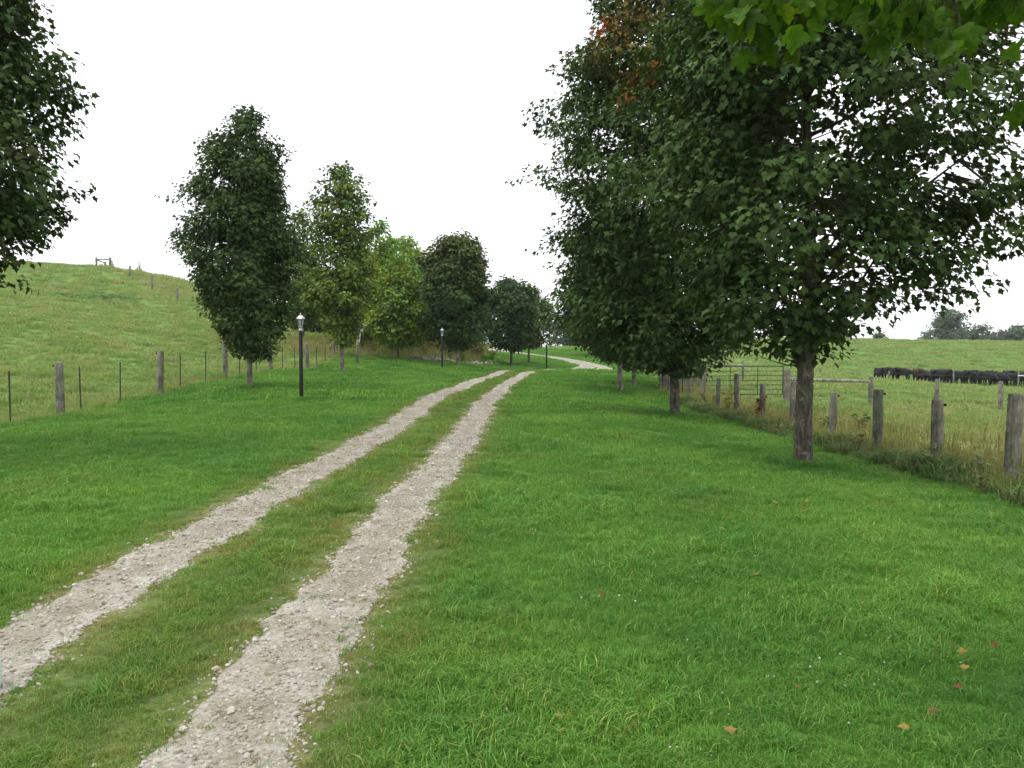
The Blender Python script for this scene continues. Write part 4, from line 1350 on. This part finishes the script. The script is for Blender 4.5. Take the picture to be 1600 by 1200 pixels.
# ------------------------------------------------------------------ logs and rubble on the bank
def logo(label, u1, v1, u2, v2, Y1, Y2, r_, seed):
    a, b_ = G(u1, Y1), G(u2, Y2)
    a = a + (0, 0, r_ * .8 + (0)); b_ = b_ + (0, 0, r_ * .8)
    c_ = (a + b_) / 2
    o = empty('log', c_)
    tag(o, label, 'log')
    MB().tube([a - c_, (a - c_) * .4 + (0, 0, .05), (b_ - c_) * .4 + (0, 0, -.02), b_ - c_], [r_, r_ * .92, r_ * .85, r_ * .6], 9).build('trunk', M['log'], o, True)
    MB().tube([(a - c_) * .2, (a - c_) * .2 + (.12, -.15, .4)], [r_ * .4, r_ * .2], 6).build('branch_stub', M['log'], o, True)
logo('fallen grey log lying on the bank left of the middle lamp post', 640, 546, 682, 553, 55.2, 54.8, .13, 1)
logo('pale bare log lying on the bank behind the middle lamp post', 694, 553, 716, 555, 56.6, 57.0, .11, 2)
logo('dark short log at the foot of the bank near the middle lamp', 672, 552, 690, 556, 56, 55.6, .16, 3)
FIELD = [stone_mesh('field_stone', 80 + i, M['log'], .8) for i in range(3)]
for i, (u, Y, s_) in enumerate([(738, 59.5, .42), (745, 60.0, .5), (753, 60.5, .38), (749, 59.4, .34), (760, 61, .45), (768, 61.4, .36), (731, 59.2, .3), (776, 62, .32)]):
    p = G(u, Y)
    o = link('field_stone', FIELD[i % 3])
    o.location = p + (0, 0, s_ * .1)
    o.scale = (s_ * 1.3, s_, s_ * 1.1)
    o.rotation_euler = (.2 * i, .1 * i, i)
    tag(o, 'rough field stone in the heap at the foot of the bank', 'stone', 'stone heap at the foot of the bank')

# ------------------------------------------------------------------ cattle
def cow_mesh(name, pose):
    hd = {'up': [(.74, 0, 1.30), (.98, 0, 1.42), (1.30, 0, 1.22)], 'low': [(.80, 0, 1.08), (1.02, 0, .92), (1.25, 0, .62)], 'turn': [(.70, .06, 1.32), (.88, .24, 1.43), (1.0, .54, 1.25)]}[pose]
    V = [(-.95, 0, 1.12), (-.62, 0, 1.10), (-.1, 0, 1.02), (.4, 0, 1.08)] + hd
    rad = [(.20, .20), (.33, .34), (.37, .40), (.31, .36), (.19, .23), (.125, .14), (.085, .085)]
    E = [(0, 1), (1, 2), (2, 3), (3, 4), (4, 5), (5, 6)]
    for (x0, par) in ((-.66, 1), (.42, 3)):
        for sy in (-1, 1):
            b = len(V)
            k = -.06 if x0 < 0 else .03
            V += [(x0, sy * .2, .72), (x0 + k, sy * .2, .38), (x0 + k * .5, sy * .2, .04)]
            rad += [(.15, .15), (.07, .07), (.06, .06)]
            E += [(par, b), (b, b + 1), (b + 1, b + 2)]
    b = len(V)
    V += [(-1.06, 0, .95), (-1.08, 0, .5)]
    rad += [(.04, .04), (.045, .045)]
    E += [(0, b), (b, b + 1)]
    h5 = np.array(hd[1])
    d = unit(np.array(hd[2]) - h5); sd_ = np.array([-d[1], d[0], 0])
    sd_ = sd_ / np.linalg.norm(sd_)
    for s_ in (-1, 1):
        b = len(V)
        V.append(tuple(h5 + sd_ * s_ * .27 + np.array([0, 0, .04]))); rad.append((.035, .05)); E.append((5, b))
    me = bpy.data.meshes.new(name)
    me.from_pydata(V, E, [])
    o = bpy.data.objects.new(name, me)
    COL.objects.link(o)
    o.modifiers.new('skin', 'SKIN')
    for i, s_ in enumerate(me.skin_vertices[0].data):
        s_.radius = rad[i]
        s_.use_root = (i == 2)
    o.modifiers.new('sub', 'SUBSURF').levels = 2
    dg = bpy.context.evaluated_depsgraph_get()
    out_ = bpy.data.meshes.new_from_object(o.evaluated_get(dg))
    bpy.data.objects.remove(o)
    bpy.data.meshes.remove(me)
    out_.name = name
    out_.polygons.foreach_set('use_smooth', [True] * len(out_.polygons))
    out_.materials.clear()
    return out_
COWS = {}
for pose in ('up', 'low', 'turn'):
    for mt in ('cow', 'cow_brown'):
        me = cow_mesh('cow', pose)
        me.materials.append(M[mt])
        COWS[pose, mt] = me
# (pixel column, depth, heading in degrees, pose, hide, label)
HERD = 'cattle standing along the field fence'
cows = [(1374, 87, -85, 'up', 'cow', 'leftmost black cow, facing the camera, apart from the main herd'),
        (1384, 89, -95, 'up', 'cow', 'second black cow from the left, close behind the leftmost'),
        (1396, 87.5, -92, 'up', 'cow', 'third black cow from the left, head raised towards camera'),
        (1412, 87, -55, 'low', 'cow', 'fourth black cow from the left, broadside with head down'),
        (1434, 86, -100, 'up', 'cow_brown', 'dark brown cow with raised head at the left end of the main herd')]
gl = 'black cow standing packed in the main herd at the right'
r_ = random.Random(4)
us = [1444, 1452, 1461, 1470, 1479, 1486, 1500, 1507, 1514, 1521, 1528, 1535, 1541, 1548, 1554, 1561, 1567, 1574, 1580, 1587, 1594, 1601, 1611]
for i, u in enumerate(us):
    cows.append((u, 85 + (i % 3) * 1.3 + r_.uniform(-.3, .3), r_.choice([-90, -75, -105, -60, -120, -90]) + r_.uniform(-12, 12), r_.choice(['up', 'low', 'turn', 'low']), 'cow', gl))
for (u, Y, hd, pose, mt, lb) in cows:
    o = link('cow', COWS[pose, mt])
    p = G(u, Y)
    o.location = p
    o.rotation_euler = (0, 0, R(hd))
    s_ = r_.uniform(.86, 1.0)
    o.scale = (s_, s_, s_)
    tag(o, lb, 'cow', HERD)

# ------------------------------------------------------------------ plants picked out at the fence
def bank_weeds():
    for i, (u, Y, h, c_) in enumerate([(612, 57, 1.1, (.20, .20, .07)), (640, 57.5, 1.0, (.17, .19, .06)), (664, 58, 1.2, (.22, .19, .08)), (703, 59.5, 1.1, (.20, .21, .06)), (722, 60.5, 1.3, (.16, .19, .06)), (745, 63, 1.1, (.22, .20, .09)), (768, 64, 1.0, (.20, .19, .08)), (585, 56, 1.0, (.15, .18, .06))]):
        lb = ['olive weed below the bright green upright tree', 'green weed left of the fallen grey log', 'tan weed above the dark short log', 'green weed just right of the middle lamp post', 'tall green weed behind the round topped maple trunk', 'pale tan weed above the stone heap', 'brownish weed at the lane end of the bank', 'dark green weed right of the birdhouse'][i]
        weed(lb + ' on the bank', u, Y, h, c_, 540 + i, 130, .55, .16, 'bank_weed')
def weed(label, u, Y, h, col, seed, n=60, spread=.22, leaf=.09, name='weed', x=None):
    r = np.random.default_rng(seed)
    p = G(u, Y) if x is None else np.array([x, Y, Z(x, Y)])
    root = empty(name, p)
    tag(root, label, 'weed')
    b = MB()
    C, A = [], []
    ns = 4
    for k in range(ns):
        a = r.uniform(0, 6.28)
        e = np.array([spread * r.uniform(.2, 1) * math.cos(a), spread * r.uniform(.2, 1) * math.sin(a), h * r.uniform(.75, 1)])
        pts = bez(np.zeros(3) - (0, 0, .03), np.array([e[0] * .2, e[1] * .2, h * .5]), e, 6)
        b.tube(pts, [.006, .006, .005, .004, .003, .002], 4, False)
        for j in range(n // ns):
            t = r.uniform(.12, 1)
            q = np.array([np.interp(t, np.linspace(0, 1, 6), pts[:, i]) for i in range(3)])
            C.append(q)
            an = r.uniform(0, 6.28)
            A.append((math.cos(an), math.sin(an), r.uniform(-.3, .8)))
    b.build('stem', M['weed_stem'], root)
    N = len(C)
    T = np.array(col) * r.uniform(.6, 1.3, (N, 1))
    link('leaves', leaf_mesh('leaves', np.array(C), np.array(A), np.c_[r.normal(0, .4, (N, 2)), np.ones(N)], leaf * r.uniform(.5, 1.2, N), T, KITE, M['weed'], .2), root)
M['weed_stem'] = plain('weed_stem', (.16, .14, .07), .8, .2, 0, 20)
bank_weeds()
weed('bright yellow green weed between two fence posts near the gate', 1138, 27.3, 1.05, (.28, .29, .03), 501, 110, .3, .13, 'yellow_weed')
weed('rusty red brown vine climbing the short fence post', 1184, 23.4, .85, (.15, .05, .03), 502, 120, .32, .11, 'red_vine')
weed('leafy green thistle clump in the field behind the near posts', 1345, 19.5, .75, (.10, .16, .05), 503, 100, .22, .12, 'thistle')
weed('reddish brown dock plant at the foot of the fence nearest the maple', 1342, 16.2, .45, (.15, .10, .06), 504, 60, .25, .1, 'dock_weed')
weed('grey green bushy weed at the foot of the two nearest posts', 1440, 13.2, .5, (.15, .20, .08), 505, 140, .38, .09, 'bushy_weed')
weed('tall grey green weed stalk beside the nearest fence post', 1535, 11.2, .75, (.20, .24, .11), 506, 90, .22, .08, 'tall_weed')
weed('dark green nettle clump low on the field edge behind maple trunk', 1290, 20, .6, (.08, .13, .04), 507, 90, .3, .11, 'nettle')
weed('brownish bush low beside the gate end of the fence', 1110, 30, .6, (.14, .11, .05), 508, 120, .5, .12, 'brown_weed')

# dark weeds on the hill beside the earth scar
pts_ = []
c0 = P(150, 463, 80)
n = 260
x = c0[0] + rng.normal(0, 1.9, n) + .4; y = c0[1] + rng.normal(0, 2.6, n)
WT = [tuft('nettle_tuft', 190 + i, grass_mat('nettle_blades', (.08, .16, .06), (.10, .19, .075), (.1, .12, .05), .5), 24, .14, .16, .4, .014, .9, 0) for i in range(2)]
scatter('hill_weeds', np.c_[x, y, zf(x, y) - .02], rng.uniform(.9, 1.8, n), rng.integers(0, 2, n), WT, 'dark green weed patch beside the earth scar on the hill', 'weeds')

# ------------------------------------------------------------------ clover flowers and fallen leaves
def clover():
    b = MB()
    b.tube([(0, 0, -.01), (.004, .002, .024)], .0012, 3, False)
    b.lathe([(.002, .022), (.0065, .025), (.0075, .029), (.0055, .032), (.0015, .034)], 6, (.004, .002, 0), .12)
    return b.mesh('clover', plain('clover_white', (.46, .48, .40), .8, .1))
n = 800
y = 3 + 17 * rng.random(n) ** 1.2
x = rng.uniform(-.2, 1, n) * (.62 * y + .5)
k = (x < xr(y) - .3) & (x > -.1) & (vnoise(x, y, 1.0, 2.2) > .48)
x, y = x[k], y[k]
scatter('clover_flowers', np.c_[x, y, zf(x, y)], rng.uniform(.5, 1.05, len(x)), np.zeros(len(x)), [clover()], 'tiny white clover flowers dotted over the right lawn', 'clover')

fall = []
for i in range(5):
    r2 = np.random.default_rng(700 + i)
    col = [(.26, .11, .03), (.30, .17, .06), (.13, .06, .03), (.34, .21, .05), (.20, .05, .025)][i]
    fall.append(leaf_mesh('fallen_leaf', np.zeros((1, 3)), np.array([[0, 1.0, .05]]), np.array([[.15, .1, 1.0]]), np.array([1.0]), np.array([col]), MAPLE, M['fallen'], .25))
spots = [(1245, 1083), (1362, 873), (1035, 1112), (1420, 1148), (1395, 790), (1072, 757), (965, 752), (1290, 640 + 120), (1480, 905), (1550, 1012), (1180, 905), (1125, 830), (1310, 830), (1210, 790), (905, 742), (1015, 770), (1450, 850), (1100, 720), (1160, 770), (1560, 860), (1340, 950), (870, 1125), (1505, 1085), (1230, 700 + 60), (1330, 780)]
random.seed(77)
spots += [(random.gauss(1130, 140), random.gauss(770, 28)) for _ in range(26)] + [(random.uniform(900, 1560), random.uniform(740, 1150)) for _ in range(14)]
spots = [q for q in spots if q[0] < 1580]
for i, (u, v) in enumerate(spots):
    Y = 5.0
    for _ in range(8):
        q = P(u, v, Y)
        Y = Y * (EYE - Z(q[0], Y)) / max(.05, EYE - q[2])
    q = P(u, v, Y)
    o = link('fallen_leaf', fall[i % 5])
    o.location = (q[0], q[1], Z(q[0], q[1]) + .028)
    s_ = random.uniform(.04, .065)
    o.scale = (s_, s_, s_)
    o.rotation_euler = (random.uniform(-.5, .5), random.uniform(-.5, .5), random.uniform(0, 6.28))
    tag(o, ['dry orange', 'tan', 'dark brown', 'yellowish', 'red'][i % 5] + ' fallen maple leaf lying on the right lawn', 'fallen leaf', 'fallen maple leaves on the right lawn')

# pale mint rounded object cut by the left edge of the frame
q = P(-20, 1102, 3.95)
o = MB().lathe([(.02, -.09), (.055, -.088), (.062, -.07), (.064, .02), (.058, .055), (.04, .078), (.018, .088)], 20).build('marker_cap', M['mint'], None, True)
o.location = (q[0], q[1], Z(q[0], q[1]) + .088)
tag(o, 'pale mint green rounded cap by the left wheel track, cut by the frame edge', 'marker')

# ------------------------------------------------------------------ the air
m, nt, out = new_mat('moist_air')
pv = nd(nt, 'ShaderNodeVolumePrincipled')
pv.inputs['Color'].default_value = (.93, .96, 1.0, 1)
pv.inputs['Density'].default_value = .0002
nt.links.new(pv.outputs[0], out.inputs['Volume'])
hz = MB().box((0, 395, 6), (880, 1060, 52)).build('haze', m)
tag(hz, 'pale damp air over the whole scene', 'haze', None, 'stuff')
